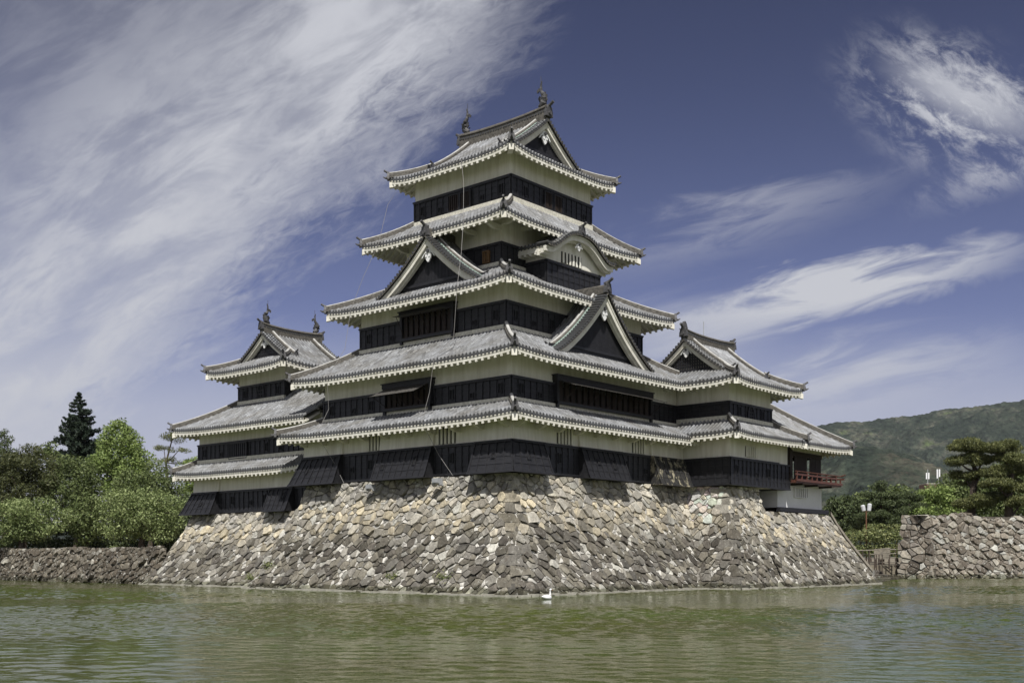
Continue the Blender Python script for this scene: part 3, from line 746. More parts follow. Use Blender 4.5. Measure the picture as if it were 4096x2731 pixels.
def shutter_window(wall, side, r, t0, t1, zb, zm, pan, slope, nb=9, down=0.63, reach=1.3):
    mb = MB(); sbox(mb, side, r, t0, t1, 0.05, 0.10, zb+.35, zm+.15); wd = mb.build('shutter_window', DARK, wall.parent)
    mb = MB()
    sbox(mb, side, r, t0-.25, t1+.25, 0.0, 0.42, zm+.22, zm+.52); sbox(mb, side, r, t0-.32, t1+.32, 0.0, 0.48, zm+.52, zm+.58)
    sbox(mb, side, r, t0-.2, t0, 0.0, 0.38, zb+.05, zm+.22); sbox(mb, side, r, t1, t1+.2, 0.0, 0.38, zb+.05, zm+.22)
    sbox(mb, side, r, t0-.2, t1+.2, 0.0, 0.44, zb+.25, zb+.42)
    mb.build('window_frame', BLACK, wd)
    mb = MB(); L = t1-t0
    for i in range(nb):
        c = t0+L*(i+.5)/nb; sbox(mb, side, r, c-L/nb*.3, c+L/nb*.3, 0.10, 0.24, zb+.42, zm+.22)
    sbox(mb, side, r, t0, t1, 0.2, 0.42, zb+.42, zb+.47)
    mb.build('window_bars', WOOD, wd)
    for k in range(pan):
        a = t0+L*k/pan+.05; b = t0+L*(k+1)/pan-.05
        P = Panel(side, r, a, b, 0.40, zm+.2, a, b, 0.40+reach, zm+.2-down); mb = MB()
        P.slab(mb, 0, 1, 0, 1, -0.02, 0.03)
        for i in range(6): u = (i+.5)/6; P.slab(mb, u-.02, u+.02, 0, 1, 0.03, 0.08)
        P.slab(mb, 0, 1, .93, 1, -.04, .09)
        sh = mb.build('shutter', SHUT, wd)
        mb = MB()
        for tt in (a+.25, b-.25): mb = MB(); mb.tube([SP(side, r, tt, .42, zb+.45), SP(side, r, tt, .36+reach, zm+.16-down)], .022, 5); mb.build('prop_stick', WOOD, wd)
def arched_window(wall, side, r, tc, z0, z1, wd_):
    """bell-shaped window with lattice"""
    def fn(q, o, z): return SP(side, r, tc+q, o, z)
    hh = z1-z0; hw = wd_/2
    half = [(hw*1.08, z0), (hw*.92, z0+hh*.3), (hw*.86, z0+hh*.6), (hw*.62, z0+hh*.82), (hw*.28, z0+hh*.95), (0, z1)]
    ol = half+[(-q, z) for q, z in reversed(half[:-1])]
    mb = MB(); mb.extrude(ol, fn, 0.03, 0.115); w_ = mb.build('arched_window', DARK, wall.parent)
    mb = MB()
    for i in range(len(ol)-1):
        (a, za), (b, zb_) = ol[i], ol[i+1]; s = 1.16
        zc = z0
        mb.hexa([fn(a, .05, za), fn(b, .05, zb_), fn(b*s, .05, zc+(zb_-zc)*1.08), fn(a*s, .05, zc+(za-zc)*1.08), fn(a, .17, za), fn(b, .17, zb_), fn(b*s, .17, zc+(zb_-zc)*1.08), fn(a*s, .17, zc+(za-zc)*1.08)])
    for q in (-.5, 0, .5): mb.hexa([fn(q*hw*1.2+dq, o, z) for z in (z0, z0+hh*(.9 if q == 0 else .72)) for dq, o in ((-.03, .1), (.03, .1), (.03, .15), (-.03, .15))])
    for k in (.2, .42, .64): mb.hexa([fn(q, o, z0+hh*k+dz) for dz in (-.025, .025) for q, o in ((-hw*.85, .1), (hw*.85, .1), (hw*.85, .14), (-hw*.85, .14))])
    mb.build('window_frame', BLACK, w_)

def chute(wall, side, r, t0, t1, zt, zb, ot=0.22, ob=0.95, m0=False, m1=False, holes=(), m=BLACK, upper=None):
    """flared stone-dropping bay; m0/m1 mitre the end at a corner"""
    dm = ob-ot
    P = Panel(side, r, t0-(ot if m0 else 0), t1+(ot if m1 else 0), ot, zt, t0-(ob if m0 else 0), t1+(ob if m1 else 0), ob, zb)
    mb = MB(); boards(mb, P, 4, 0.56)
    # body behind the boards
    ins = 0.0
    A = [SP(side, r, P.t0b, ob-.02, zb+.02), SP(side, r, P.t1b, ob-.02, zb+.02), SP(side, r, P.t1b if not m1 else P.t1b, -.05, zb+.02), SP(side, r, P.t0b, -.05, zb+.02),
         SP(side, r, P.t0, ot-.02, zt), SP(side, r, P.t1, ot-.02, zt), SP(side, r, P.t1, -.05, zt), SP(side, r, P.t0, -.05, zt)]
    mb.hexa(A)
    ob_ = mb.build('stone_chute', m, wall.parent)
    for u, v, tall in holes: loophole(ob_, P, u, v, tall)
    if upper:
        mb = MB(); Q = Panel(side, r, t0-(ot if m0 else 0), t1+(ot if m1 else 0), 0.04, upper, P.t0, P.t1, ot-.03, zt)
        Q.slab(mb, 0, 1, 0, 1, -.35, 0.0); mb.build('plaster_apron', PLASTER, wall)
    mb = MB(); Pt = Panel(side, r, P.t0-.04, P.t1+.04, 0, zt+.07, P.t0-.04, P.t1+.04, 0, zt)
    sbox(mb, side, r, P.t0-.04, P.t1+.04, 0.0, ot+.10, zt-.02, zt+.06); mb.build('chute_rail', m, ob_)
    return ob_

# ---- keep: storeys
rW1 = (0, 19.77, 0, 18.81); rW2 = (.88, 18.89, .81, 17.99); rW3 = (2.56, 17.21, 2.70, 16.11); rW4 = (4.7, 15.07, 5.0, 13.8); rW5 = (5.59, 14.18, 4.95, 13.85)
E1 = (-1.5, 21.27, -1.52, 20.32); E2 = (-.79, 20.56, -.87, 19.67); E3 = (.86, 18.91, .97, 17.84); E4 = (2.47, 17.30, 2.81, 15.99); E5 = (4.23, 15.53, 3.72, 15.09)
Y1 = lambda px: pxt('W', rW1, px); X1 = lambda px: pxt('S', rW1, px)
Y2 = lambda px: pxt('W', rW2, px); X2 = lambda px: pxt('S', rW2, px)
Y3 = lambda px: pxt('W', rW3, px)
cw = [(Y1(1375), 18.81), (Y1(1739), Y1(1525)), (0, Y1(1911))]
cs = [(0, X1(2164)), (X1(2310), X1(2476)), (X1(2597), X1(2723))]
w1, p1 = wall_storey(keep, rW1, 4.95, 6.78, 8.62, seed=1, skip={'W': cw, 'S': cs+[(18, 20)]})
chute(w1, 'W', rW1, *cw[0], 6.78, 4.85, holes=[(.72, .42, True)], upper=8.5, m1=True)
chute(w1, 'W', rW1, *cw[1], 6.78, 4.85, holes=[(.83, .55, False), (.25, .40, True)], upper=8.5)
chute(w1, 'W', rW1, *cw[2], 6.78, 4.85, m0=True, holes=[(.45, .45, False)], upper=8.5)
chute(w1, 'S', rW1, *cs[0], 6.78, 4.85, m0=True, holes=[(.42, .42, True)], upper=8.5)
chute(w1, 'S', rW1, *cs[1], 6.78, 4.85, holes=[(.32, .42, False), (.68, .45, True)], upper=8.5)
tag(chute(w1, 'S', rW1, *cs[2], 6.78, 4.85, holes=[(.30, .48, False)], upper=8.5, m=OLDBLACK), 'weathered flared bay with bare boards showing')
bar_window(w1, 'W', rW1, Y1(1534), Y1(1469), 6.90, 8.05, 0.0, 5)
bar_window(w1, 'W', rW1, Y1(1822), Y1(1746), 6.90, 8.05, 0.0, 5)
bar_window(w1, 'S', rW1, X1(2226), X1(2290), 6.90, 8.05, 0.0, 5)
bar_window(w1, 'S', rW1, X1(2527), X1(2578), 6.90, 8.05, 0.0, 5)
skirt(keep, E1, rW2, 8.12, 9.25, .20, 1.5, seed=1, brackets=rW1)
w2, p2 = wall_storey(keep, rW2, 9.15, 10.70, 12.75, seed=2, skip={'W': [(Y2(1740), Y2(1545))], 'S': [(X2(2200), 19)]})
shutter_window(w2, 'W', rW2, Y2(1728), Y2(1555), 9.2, 10.70, 2, 0, 8)
shutter_window(w2, 'S', rW2, X2(2218), X2(2585), 9.2, 10.70, 4, 0, 16, down=0.42)
skirt(keep, E2, rW3, 11.92, 14.05, .24, 1.65, seed=2)
w3, p3 = wall_storey(keep, rW3, 13.95, 15.72, 17.45, seed=3, skip={'W': [(Y3(1830), Y3(1610))], 'S': [(8, 18)]})
shutter_window(w3, 'W', rW3, Y3(1818), Y3(1622), 14.05, 15.72, 2, 0, 9, down=0.12, reach=.8)
skirt(keep, E3, rW4, 16.66, 18.75, .26, 1.75, seed=3)
w4, p4 = wall_storey(keep, rW4, 18.65, 20.2, 22.15, seed=4, holes=False)
bar_window(w4, 'W', rW4, pxt('W', rW4, 1960), pxt('W', rW4, 1941), 19.12, 19.78, .10, 2, OCHRE, OCHRE, name='timber_window')
skirt(keep, E4, rW5, 21.28, 23.15, .26, 2.2, seed=4, brackets=rW4)
Y5 = lambda px: pxt('W', rW5, px); X5 = lambda px: pxt('S', rW5, px)
w5, p5 = wall_storey(keep, rW5, 23.05, 24.77, 26.62, seed=5, skip={'W': [(Y5(1890), Y5(1799))], 'S': [(X5(2168), X5(2242))]})
for a, b in ((1801, 1840), (1848, 1887)): bar_window(w5, 'W', rW5, Y5(b), Y5(a), 23.45, 24.5, .10, 5, WOOD, BLACK, name='lattice_window')
for a, b in ((2171, 2199), (2209, 2239)): bar_window(w5, 'S', rW5, X5(a), X5(b), 23.45, 24.5, .10, 5, WOOD, BLACK, name='lattice_window')
irimoya(keep, E5, 'Y', 26.08, .44, .038, .36, 1.3, 2.15, .62, .42, 27.6, 'slat', ridge_h=.85, seed=50, fs=1.0, onis=1.05)
# ---- keep: dormer gables
def zcurve(zb, zt, hw, k): return lambda q: zb+(zt-zb)*((1-k)*(1-q/hw)+k*(1-q/hw)**2)
gable(keep, 'W', 2.78, 9.30, 4.62, zcurve(17.42, 20.95, 4.62, .30), .78, 'slat', .46, 18.05, tile_back=2.1, ridge_back=2.2, wall_bottom=17.2, seed=70)
gable(keep, 'S', 1.06, 9.95, 5.25, zcurve(12.72, 17.25, 5.25, .40), .78, 'slat', .48, 13.45, tile_back=1.75, ridge_back=2.2, wall_bottom=12.5, seed=74, peds=1.1)
# ---- keep: bay with the curved gable
rB = (7.03, 12.73, 3.15, 5.3)
wb, pb = wall_storey(keep, rB, 17.3, 19.22, 20.05, sides='WSE', holes=False)
def kz(q): return 20.03+1.32*(0.5+0.5*math.cos(math.pi*min(q/3.25, 1.0)**1.38))+0.06*max(0, q-2.9)**2
bar_window(wb, 'S', rB, pxt('S', rB, 2243), pxt('S', rB, 2323), 19.38, 20.12, 0.03, 6, PLASTER, depth=.06)
gw_, fn_ = gable(keep, 'S', 3.14, 9.88, 3.66, kz, .82, 'white', .46, 19.5, tile_back=1.9, ridge_back=1.6, wall_bottom=19.4, karah=True, peds=.62, seed=78, ridge_h=.32, onis=.9, kud=False)
for x in (6.28, 13.30):
    mb = MB(); mb.box(x, x+.18, 2.75, 5.0, 19.62, 19.98)
    for i in range(5): mb.box(x+.01, x+.6 if x < 9 else x+.17, 2.95+i*.45, 3.10+i*.45, 19.50, 19.615)
    if x < 9: mb.box(6.4, 7.0, 2.7, 5.0, 19.63, 19.70)
    else: mb.box(12.76, 13.3, 2.7, 5.0, 19.63, 19.70)
    mb.build('side_eave', TRIM, gw_)

# ---- lightning cables down the left face and the floodlight boxes
def cable(pts): 
    mb = MB(); mb.tube(pts, .013, 5, False); return mb.build('lightning_cable', CABLE, keep)
cable([SP('W', E5, Y5(1903), .05, 26.1), (3.4, 7.1, 24.2), SP('W', E4, 6.2, .05, 21.3), (1.6, 5.6, 19.0), SP('W', E3, 5.2, .05, 16.7), (.6, 5.3, 13.5), SP('W', E2, 5.6, .05, 11.95), (-1, 5.8, 10), SP('W', E1, 5.9, .05, 8.15), (-.6, 5.4, 6.2), (-.4, 4.4, 4.9)])
cable([SP('W', E5, 13.4, .05, 26.15), (3.2, 14.1, 24.2), SP('W', E4, 14.2, .05, 21.35), (1.5, 14.7, 19.0), SP('W', E3, 15.2, .05, 16.7), (.3, 15.2, 14), SP('W', E2, 15.7, .05, 11.95), (-.6, 15.8, 9.9), SP('W', E1, 15.9, .05, 8.15), (-.4, 15.4, 6.2), (-.3, 14.6, 4.9)])

# ---- corner tower on the left
ZI = 0
rI1 = (1.2, 10.2, 20.3, 34.25); rI2 = (1.3, 10.1, 20.3, 34.0); rI3 = (3.6, 9.3, 26.0, 31.9)
wi1, pi1 = wall_storey(inui, rI1, 3.35, 4.98, 6.75, seed=11, sides='WSN', skip={'W': [(19, 24.2), (30.8, 35)]})
YI = lambda px: pxt('W', rI1, px)
chute(wi1, 'W', rI1, YI(880), 34.25, 4.98, 3.25, m1=True, holes=[(.45, .5, False)], upper=6.5)
chute(wi1, 'W', rI1, YI(1182), YI(1090), 4.98, 3.25, holes=[(.3, .35, True)], upper=6.5)
skirt(inui, (-.1, 11.4, 19.2, 35.6), (1.3, 10.1, 20.3, 34.0), 6.35, 7.35, .22, 1.3, sides='WSN', seed=11, hips=(3,))
wi2, pi2 = wall_storey(inui, rI2, 7.25, 8.75, 10.6, seed=12, sides='WSN', skip={'W': [(YI(1000), YI(905)), (19, 23)]})
mbw = bar_window(wi2, 'W', rI2, YI(988), YI(920), 7.5, 8.6, .1, 9, BLACK, BLACK, name='lattice_window')
EI = (-.2, 11.6, 19.0, 35.5); DI = 3.8; zfI = lambda p: 9.75+2.3*(.8*p/DI+.2*(p/DI)**2)
mb = MB(); SG = RSide('W', EI, 0, 3.6/DI, DI, zfI, 0.0, DI)
def zG(t, p):
    b_ = EI[3]-3.6/DI*p; u = max(0, min(1, (t-EI[2])/max(.5, b_-EI[2]))); return zfI(p)+.25*u**8*max(0, 1-p/DI)**1.5
SG.z = zG; SG.pos = lambda t, p: SP('W', EI, t, -p, zG(t, p))
tiles(mb, SG.pos, 26.2, 35.5, SG.pmax, seed=120); tiles(mb, SG.pos, 19.0, 26.2, lambda t: 5.0, seed=121)
SN_ = RSide('N', EI, 1, 1, 3.6, lambda p: zfI(p*DI/3.6), .25, 3.6); tiles(mb, SN_.pos, EI[0], EI[1], SN_.pmax, seed=122)
gr_ = mb.build('roof', TILE, inui)
em = MB(); eaves(gr_, SG, 1.45, mb=em); eaves(gr_, SN_, 1.45, mb=em); hip_beam(em, SG, 1, 1.45); em.build('eave', TRIM, gr_)
hip_ridge(gr_, SG.hip(1))
mb = MB(); sbox(mb, 'W', rI3, rI3[2]-.1, rI3[3]+.2, 0, .22, 11.95, 12.28); mb.build('mortar_strip', LIME, gr_)
mb = MB(); mb.box(1.6, 9.9, 19.2, 27.2, 8.7, 10.2); mb.build('gallery_wall', PLASTER, inui)
mb = MB(); mb.sweep([(4.85, 18.9, zfI(5.0)-.1), (4.85, 26.1, zfI(5.0)-.1)], HIP_PROF); mb.build('gallery_ridge', RIDGE, gr_)
mb = MB(); mb.quad((4.85, 19, zfI(5)), (4.85, 26.2, zfI(5)), (10, 26.2, 9.8), (10, 19, 9.8)); mb.build('gallery_roof', TILE, inui)
wi3, pi3 = wall_storey(inui, rI3, 11.95, 13.40, 15.05, seed=13, skip={'W': [(27.9, 29.9)]})
arched_window(wi3, 'W', rI3, 28.95, 12.12, 13.38, .95)
irimoya(inui, (1.8, 11.1, 23.9, 33.9), 'X', 14.38, .40, .044, .30, 1.75, 2.25, .6, .34, 15.62, 'grid', ridge_h=.62, seed=90, fs=.86, onis=.85, peds=.72)

# ---- turret on the right
rT1 = (18.43, 25.2, -3.8, 3.8); rT2 = (19.0, 25.0, -3.4, 3.6)
wt1, pt1 = wall_storey(tatsumi, rT1, 4.92, 6.80, 8.75, seed=21, sides='WSE', plain='W')
bar_window(wt1, 'S', rT1, pxt('S', rT1, 2979), pxt('S', rT1, 3022), 7.0, 7.75, 0.0, 6, PLASTER)
tag(wt1, None)
ET = (17.1, 27.4, -5.1, 5.2)
skirt(tatsumi, ET, rT2, 8.38, 9.55, .20, 1.3, seed=21, sides='WSE', hips=(0, 1), brackets=False, tl={'W': (-5.1, 0.4), 'S': (17.1, 26.9)})
wt2, pt2 = wall_storey(tatsumi, rT2, 9.45, 10.72, 12.75, seed=22, skip={'S': [(21, 23)]}, sides='WSEN', plain='W')
arched_window(wt2, 'S', rT2, pxt('S', rT2, 2997), 9.52, 10.66, .95)
irimoya(tatsumi, (17.1, 26.9, -5.05, 5.05), 'X', 11.98, .45, .046, .26, 1.6, 2.05, .6, .34, 13.3, 'grid', ridge_h=.62, seed=95, fish=False, onis=.95, peds=.75, tl={'W': (-5.0, 3.0)})
mb = MB(); mb.tube([(21.3, 0, 16.0), (21.3, 0, 17.1)], .03, 6); mb.build('lightning_rod', METAL, tatsumi)
mb = MB(); mb.extrude([(0, 0), (.25, .05), (.32, .3), (.22, .55), (.1, .75), (-.05, .6), (-.2, .3), (-.2, .05)], lambda q, o, z: (18.75-q*1.0, o, 15.95+z), -.12, .12); mb.build('ridge_finial', ORNA, tatsumi)

# ---- moon-viewing pavilion
rM = (25.9, 33.8, -3.2, 3.4)
mb = MB(); mb.box(25.2, 27.05, -3.8, 3.0, 4.92, 6.78); mo = mb.build('dark_wall', BLACK, tsukimi)
P = Panel('S', (25.2, 27.1, -3.82, 3), 25.22, 27.15, .02, 6.80, 25.22, 27.15, .02, 4.92); mb = MB(); boards(mb, P); mb.build('black_boarding', BLACK, mo)
mb = MB(); mb.box(25.2, 27.0, -3.75, 3.0, 6.80, 8.6); mb.build('wall', PLASTER, tsukimi)
# lower white storey
mb = MB(); mb.box(26.5, 33.9, -3.2, 3.3, 3.68, 5.52); mw = mb.build('white_wall', WHITE, tsukimi)
bar_window(mw, 'S', (26.5, 33.9, -3.2, 3.3), pxt('S', rM, 3174), pxt('S', rM, 3224), 4.55, 5.28, 0.0, 6, WHITE, WHITE, .05)
mb = MB(); mb.box(26.3, 34.5, -3.55, -3.2, 3.36, 3.68); mb.box(34.0, 34.5, -3.2, 3.5, 3.36, 3.68); mb.build('sill_beam', BLACK, tsukimi)
# open timber room
PX = lambda px: pxt('S', rM, px)
mb = MB()
def post(x0, x1, y0, y1, z0, z1): mb.box(x0, x1, y0, y1, z0, z1)
post(27.05, 27.45, -3.95, -3.55, 5.65, 8.7)
for a, b in ((PX(3164)-.3, PX(3166)), (PX(3177), PX(3189)), (PX(3220), PX(3227)), (PX(3239), PX(3246)), (PX(3262), PX(3277))): post(a, b, -3.2, -3.14, 5.65, 7.75)
post(27.3, 33.8, -3.28, -2.9, 7.70, 8.02)
for x in (27.4, 30.6, 33.55): post(x, x+.25, 3.0, 3.3, 5.65, 8.0)
post(33.5, 33.8, -3.2, -2.9, 5.65, 7.75); post(33.5, 33.82, -3.2, 3.3, 7.70, 8.0)
mb.build('post', WOOD, tsukimi)
mb = MB()
for a, b in ((PX(3189), PX(3220)), (PX(3246), PX(3262))):
    mb.box(a, b, -3.185, -3.14, 5.72, 7.70)
    for k in range(16): mb.box(a, b, -3.21, -3.13, 5.80+k*.118, 5.84+k*.118)
mb.build('board_door', WOOD, tsukimi)
mb = MB(); mb.box(27.3, 33.75, -3.1, 3.2, 8.0, 9.0); mb.box(27.3, 33.75, -3.15, -3.0, 8.0, 8.8); mb.build('upper_wall', PLASTER, tsukimi)
mb = MB(); mb.box(27.2, 33.8, -3.2, 3.3, 5.52, 5.66); mb.build('room_floor', WOOD, tsukimi)
# red balcony
mb = MB(); mb.box(27.2, 35.05, -4.35, -3.2, 5.52, 5.72); mb.box(33.85, 35.05, -3.2, 4.0, 5.52, 5.72)
mb.box(27.2, 35.12, -4.42, -4.30, 5.62, 5.80); mb.box(35.0, 35.12, -4.30, 4.0, 5.62, 5.80)
bal = mb.build('balcony', RED, tsukimi)
mb = MB()
mb.tube([(27.2, -4.3, 6.36), (34.9, -4.3, 6.36), (35.3, -4.3, 6.40), (35.5, -4.3, 6.48)], .05, 7); mb.tube([(35.0, -4.7, 6.48), (35.0, -4.5, 6.40), (35.0, -4.2, 6.36), (35.0, 4.0, 6.36)], .05, 7)
mb.box(27.2, 35.3, -4.35, -4.25, 6.08, 6.20); mb.box(34.95, 35.05, -4.6, 4.0, 6.08, 6.20)
for i in range(10):
    x = 27.35+i*.84; mb.box(x, x+.1, -4.35, -4.25, 5.8, 6.08)
    if i % 2 == 0: mb.box(x, x+.1, -4.35, -4.25, 6.20, 6.32)
for i in range(9): y = -3.5+i*.85; mb.box(34.95, 35.05, y, y+.1, 5.8, 6.08); mb.box(34.95, 35.05, y, y+.1, 6.20, 6.32)
mb.build('railing', RED, bal)
mb = MB()
for x in (28.4, 30.9, 33.4): mb.box(x, x+.16, -4.25, -3.2, 5.38, 5.52)
mb.build('joist', WOOD, bal)
# its hipped roof
EM = (26.6, 35.4, -5.1, 5.0)
zfM = lambda p: 8.40+.60*p+.018*p*p
mb = MB()
sS = RSide('S', EM, 0, 1, 5.05, zfM, .22, 5.05); sS.r0 = 0
def zS(t, p):
    b = EM[1]-p; h = max((b-EM[0]), .5); u = max(0, min(1, (t-EM[0])/h)); return zfM(p)+.24*u**6*max(0, 1-p/5.05)**1.5
sS.z = zS; sS.pos = lambda t, p: SP('S', EM, t, -p, zS(t, p))
tiles(mb, sS.pos, EM[0], EM[1], sS.pmax, seed=140)
sE = RSide('E', EM, 1, 1, 5.05, zfM, .24, 5.05); sN = RSide('N', EM, 0, 1, 5.05, zfM, .24, 5.05); sN.z = zS; sN.pos = lambda t, p: SP('N', EM, t, -p, zS(t, p))
tiles(mb, sE.pos, EM[2], EM[3], sE.pmax, seed=141); tiles(mb, sN.pos, EM[0], EM[1], sN.pmax, seed=142)
mr = mb.build('roof', TILE, tsukimi)
em = MB(); eaves(mr, sS, 1.9, mb=em); eaves(mr, sE, 1.7, mb=em)
def hipB():
    P = []
    for i in range(15): p = 5.05*i/14; P.append(sE.pos(EM[2]+p, p))
    return P
hip_ridge(mr, hipB()); hip_beam(em, sE, 0, 1.7); em.build('eave', TRIM, mr)
mb = MB(); mb.sweep([(26.75, -5.0+5.0*i/10, zfM(5.0*i/10)-.02) for i in range(11)], [(-.18, 0), (-.18, .3), (0, .4), (.18, .3), (.18, 0)]); mb.build('side_ridge', RIDGE, mr)
mb = MB(); mb.sweep([(26.6, -.05, zfM(5.05)-.05), (30.35, -.05, zfM(5.05)-.05)], [(-.22, 0), (-.22, .45), (0, .55), (.22, .45), (.22, 0)]); mb.build('main_ridge', RIDGE, mr)

# ================================================================== STONE WORK
ZO = 0.0
def voronoi(W, L, cell, el, ang, rnd, fill=0.95):
    """irregular cells over a W x L sheet; returns polygons in sheet coordinates"""
    ca, sa = math.cos(ang), math.sin(ang)
    def fw(x, y): return ((ca*x+sa*y)/el, -sa*x+ca*y)
    def bk(a, b): a *= el; return (ca*a-sa*b, sa*a+ca*b)
    cs_ = [fw(x, y) for x in (-1, W+1) for y in (-1, L+1)]
    a0, a1 = min(c[0] for c in cs_), max(c[0] for c in cs_); b0, b1 = min(c[1] for c in cs_), max(c[1] for c in cs_)
    pts = []; s = cell/math.sqrt(el); j = 0; y = b0
    while y < b1:
        x = a0+(s/2 if j % 2 else 0)
        while x < a1:
            px_, py_ = x+rnd.uniform(-.46, .46)*s, y+rnd.uniform(-.46, .46)*s
            q = bk(px_, py_)
            if -1 < q[0] < W+1 and -1 < q[1] < L+1:
                if rnd.random() > .14: pts.append((px_, py_, (s*rnd.uniform(.05, .58))**2))
                if rnd.random() < fill: pts.append((px_+s*.5+rnd.uniform(-.12, .12)*s, py_+s*rnd.choice((-.5, .5))*.9+rnd.uniform(-.1, .1)*s, 0.0))
                if pts and rnd.random() < fill*.75: pts.append((pts[-1][0]+rnd.uniform(-.25, .25)*s, pts[-1][1]+rnd.uniform(.15, .3)*s, 0.0))
            x += s
        y += s*.87; j += 1
    grid = {}
    for i, p in enumerate(pts): grid.setdefault((int(p[0]//s), int(p[1]//s)), []).append(i)
    cells = []
    for i, (x, y, wi) in enumerate(pts):
        gx, gy = int(x//s), int(y//s); nb = []
        for u in (-2, -1, 0, 1, 2):
            for v in (-2, -1, 0, 1, 2): nb += grid.get((gx+u, gy+v), [])
        nb = sorted(((pts[k][0]-x)**2+(pts[k][1]-y)**2, k) for k in nb if k != i)
        r = s*1.6; poly = [(x-r, y-r), (x+r, y-r), (x+r, y+r), (x-r, y+r)]
        for d2, k in nb:
            if d2 < 1e-5: continue
            R2 = max((a-x)**2+(b-y)**2 for a, b in poly)
            nx, ny = pts[k][0]-x, pts[k][1]-y; m = (x+pts[k][0])/2*nx+(y+pts[k][1])/2*ny+(wi-pts[k][2])/2
            new = []
            for q in range(len(poly)):
                A, B = poly[q], poly[(q+1) % len(poly)]; da, db = A[0]*nx+A[1]*ny-m, B[0]*nx+B[1]*ny-m
                if da <= 0: new.append(A)
                if da*db < 0: t = da/(da-db); new.append((A[0]+(B[0]-A[0])*t, A[1]+(B[1]-A[1])*t))
            poly = new
            if len(poly) < 3: break
        if len(poly) >= 3: cells.append([bk(*p) for p in poly])
    return cells
def tone_keep(rnd, f, ar):
    """f 0 at the water, 1 at the top: re-laid pale courses above, old dark ones below"""
    x = rnd.random(); g = rnd.choice((rnd.uniform(.55, .9), rnd.uniform(.8, 1.15), rnd.uniform(.95, 1.4)))
    up = max(0.0, min(1.0, (f-0.50)/0.20+rnd.uniform(-.45, .45)))
    if ar < .085 and x < (.75-.25*up): c = (.54, .53, .50)
    elif x < .05: c = (.42, .415, .38)
    else:
        lo = rnd.choice([(.150, .139, .116), (.115, .106, .088), (.188, .176, .147), (.25, .24, .215), (.165, .157, .142), (.105, .096, .084)])
        hi = rnd.choice([(.36, .345, .31), (.31, .30, .28), (.42, .40, .35), (.27, .262, .245), (.40, .37, .31), (.33, .315, .27)]) if f > .80 else rnd.choice([(.42, .375, .28), (.39, .355, .28), (.34, .318, .275), (.46, .415, .32), (.29, .272, .235), (.38, .365, .325)])
        c = tuple((a+(b-a)*up)*1.12 for a, b in zip(lo, hi))
    return tuple(v*g for v in c)
def tone_old(rnd, f, ar):
    x = rnd.random(); g = rnd.uniform(.75, 1.2)
    c = rnd.choice([(.25, .222, .187), (.18, .158, .132), (.30, .276, .235), (.22, .20, .177), (.35, .332, .29), (.145, .125, .104)])
    if x < .13: c = (.40, .40, .375)
    return tuple(v*g for v in c)
def tone_dim(rnd, f, ar):  # mossy brown stone, darkened further to put the trees' shade into the colour
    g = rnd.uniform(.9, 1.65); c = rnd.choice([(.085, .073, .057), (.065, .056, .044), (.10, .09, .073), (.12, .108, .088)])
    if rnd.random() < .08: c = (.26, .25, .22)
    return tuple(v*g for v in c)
def stones(mb, mapf, W, L, cell, el, ang, rnd, tone, clampf=None, fill=.95, hmul=1.0, pmax=.26):
    for poly in voronoi(W, L, cell, el, ang, rnd, fill):
        cx = sum(p[0] for p in poly)/len(poly); cy = sum(p[1] for p in poly)/len(poly)
        if not (-.1 < cy < L+.05): continue
        if clampf:
            lo, hi = clampf(cy)
            if cx < lo-.05 or cx > hi+.05: continue
        elif not (0 <= cx <= W): continue
        P = []
        for x, y in poly:
            y = min(max(y, 0), L)
            if clampf: lo, hi = clampf(y); x = min(max(x, lo), hi)
            P.append((x, y))
        ar = abs(sum(P[i][0]*P[(i+1) % len(P)][1]-P[(i+1) % len(P)][0]*P[i][1] for i in range(len(P))))/2
        if ar < .012: continue
        sz = math.sqrt(ar); h = min(pmax, sz*rnd.uniform(.14, .36))*hmul; gx_, gy_ = rnd.uniform(-.32, .32), rnd.uniform(-.38, .22)
        k1, k2 = rnd.uniform(.90, .96), rnd.uniform(.68, .88); n = len(P); rings = []
        for k, hh, tl_ in ((.985, -.14, 0), (k1, h*.45, .4), (k2, h, 1.0)):
            ring = []
            for x, y in P:
                dx, dy = x-cx, y-cy; j = rnd.uniform(.90, 1.06) if tl_ else 1.0
                X_, Y_ = cx+dx*k*j, cy+dy*k*j
                ring.append(mapf(X_, Y_, hh+(tl_*h*(gx_*dx+gy_*dy)/sz*1.5)+(rnd.uniform(-.02, .02) if tl_ else 0)))
            rings.append(ring)
        c = tone(rnd, cy/L, ar); V_ = rings[0]+rings[1]+rings[2]
        F_ = [(r*n+i, r*n+(i+1) % n, (r+1)*n+(i+1) % n, (r+1)*n+i) for r in (0, 1) for i in range(n)]+[tuple(2*n+i for i in range(n))]
        mb.add(V_, F_); mb.c += [c]*len(V_)
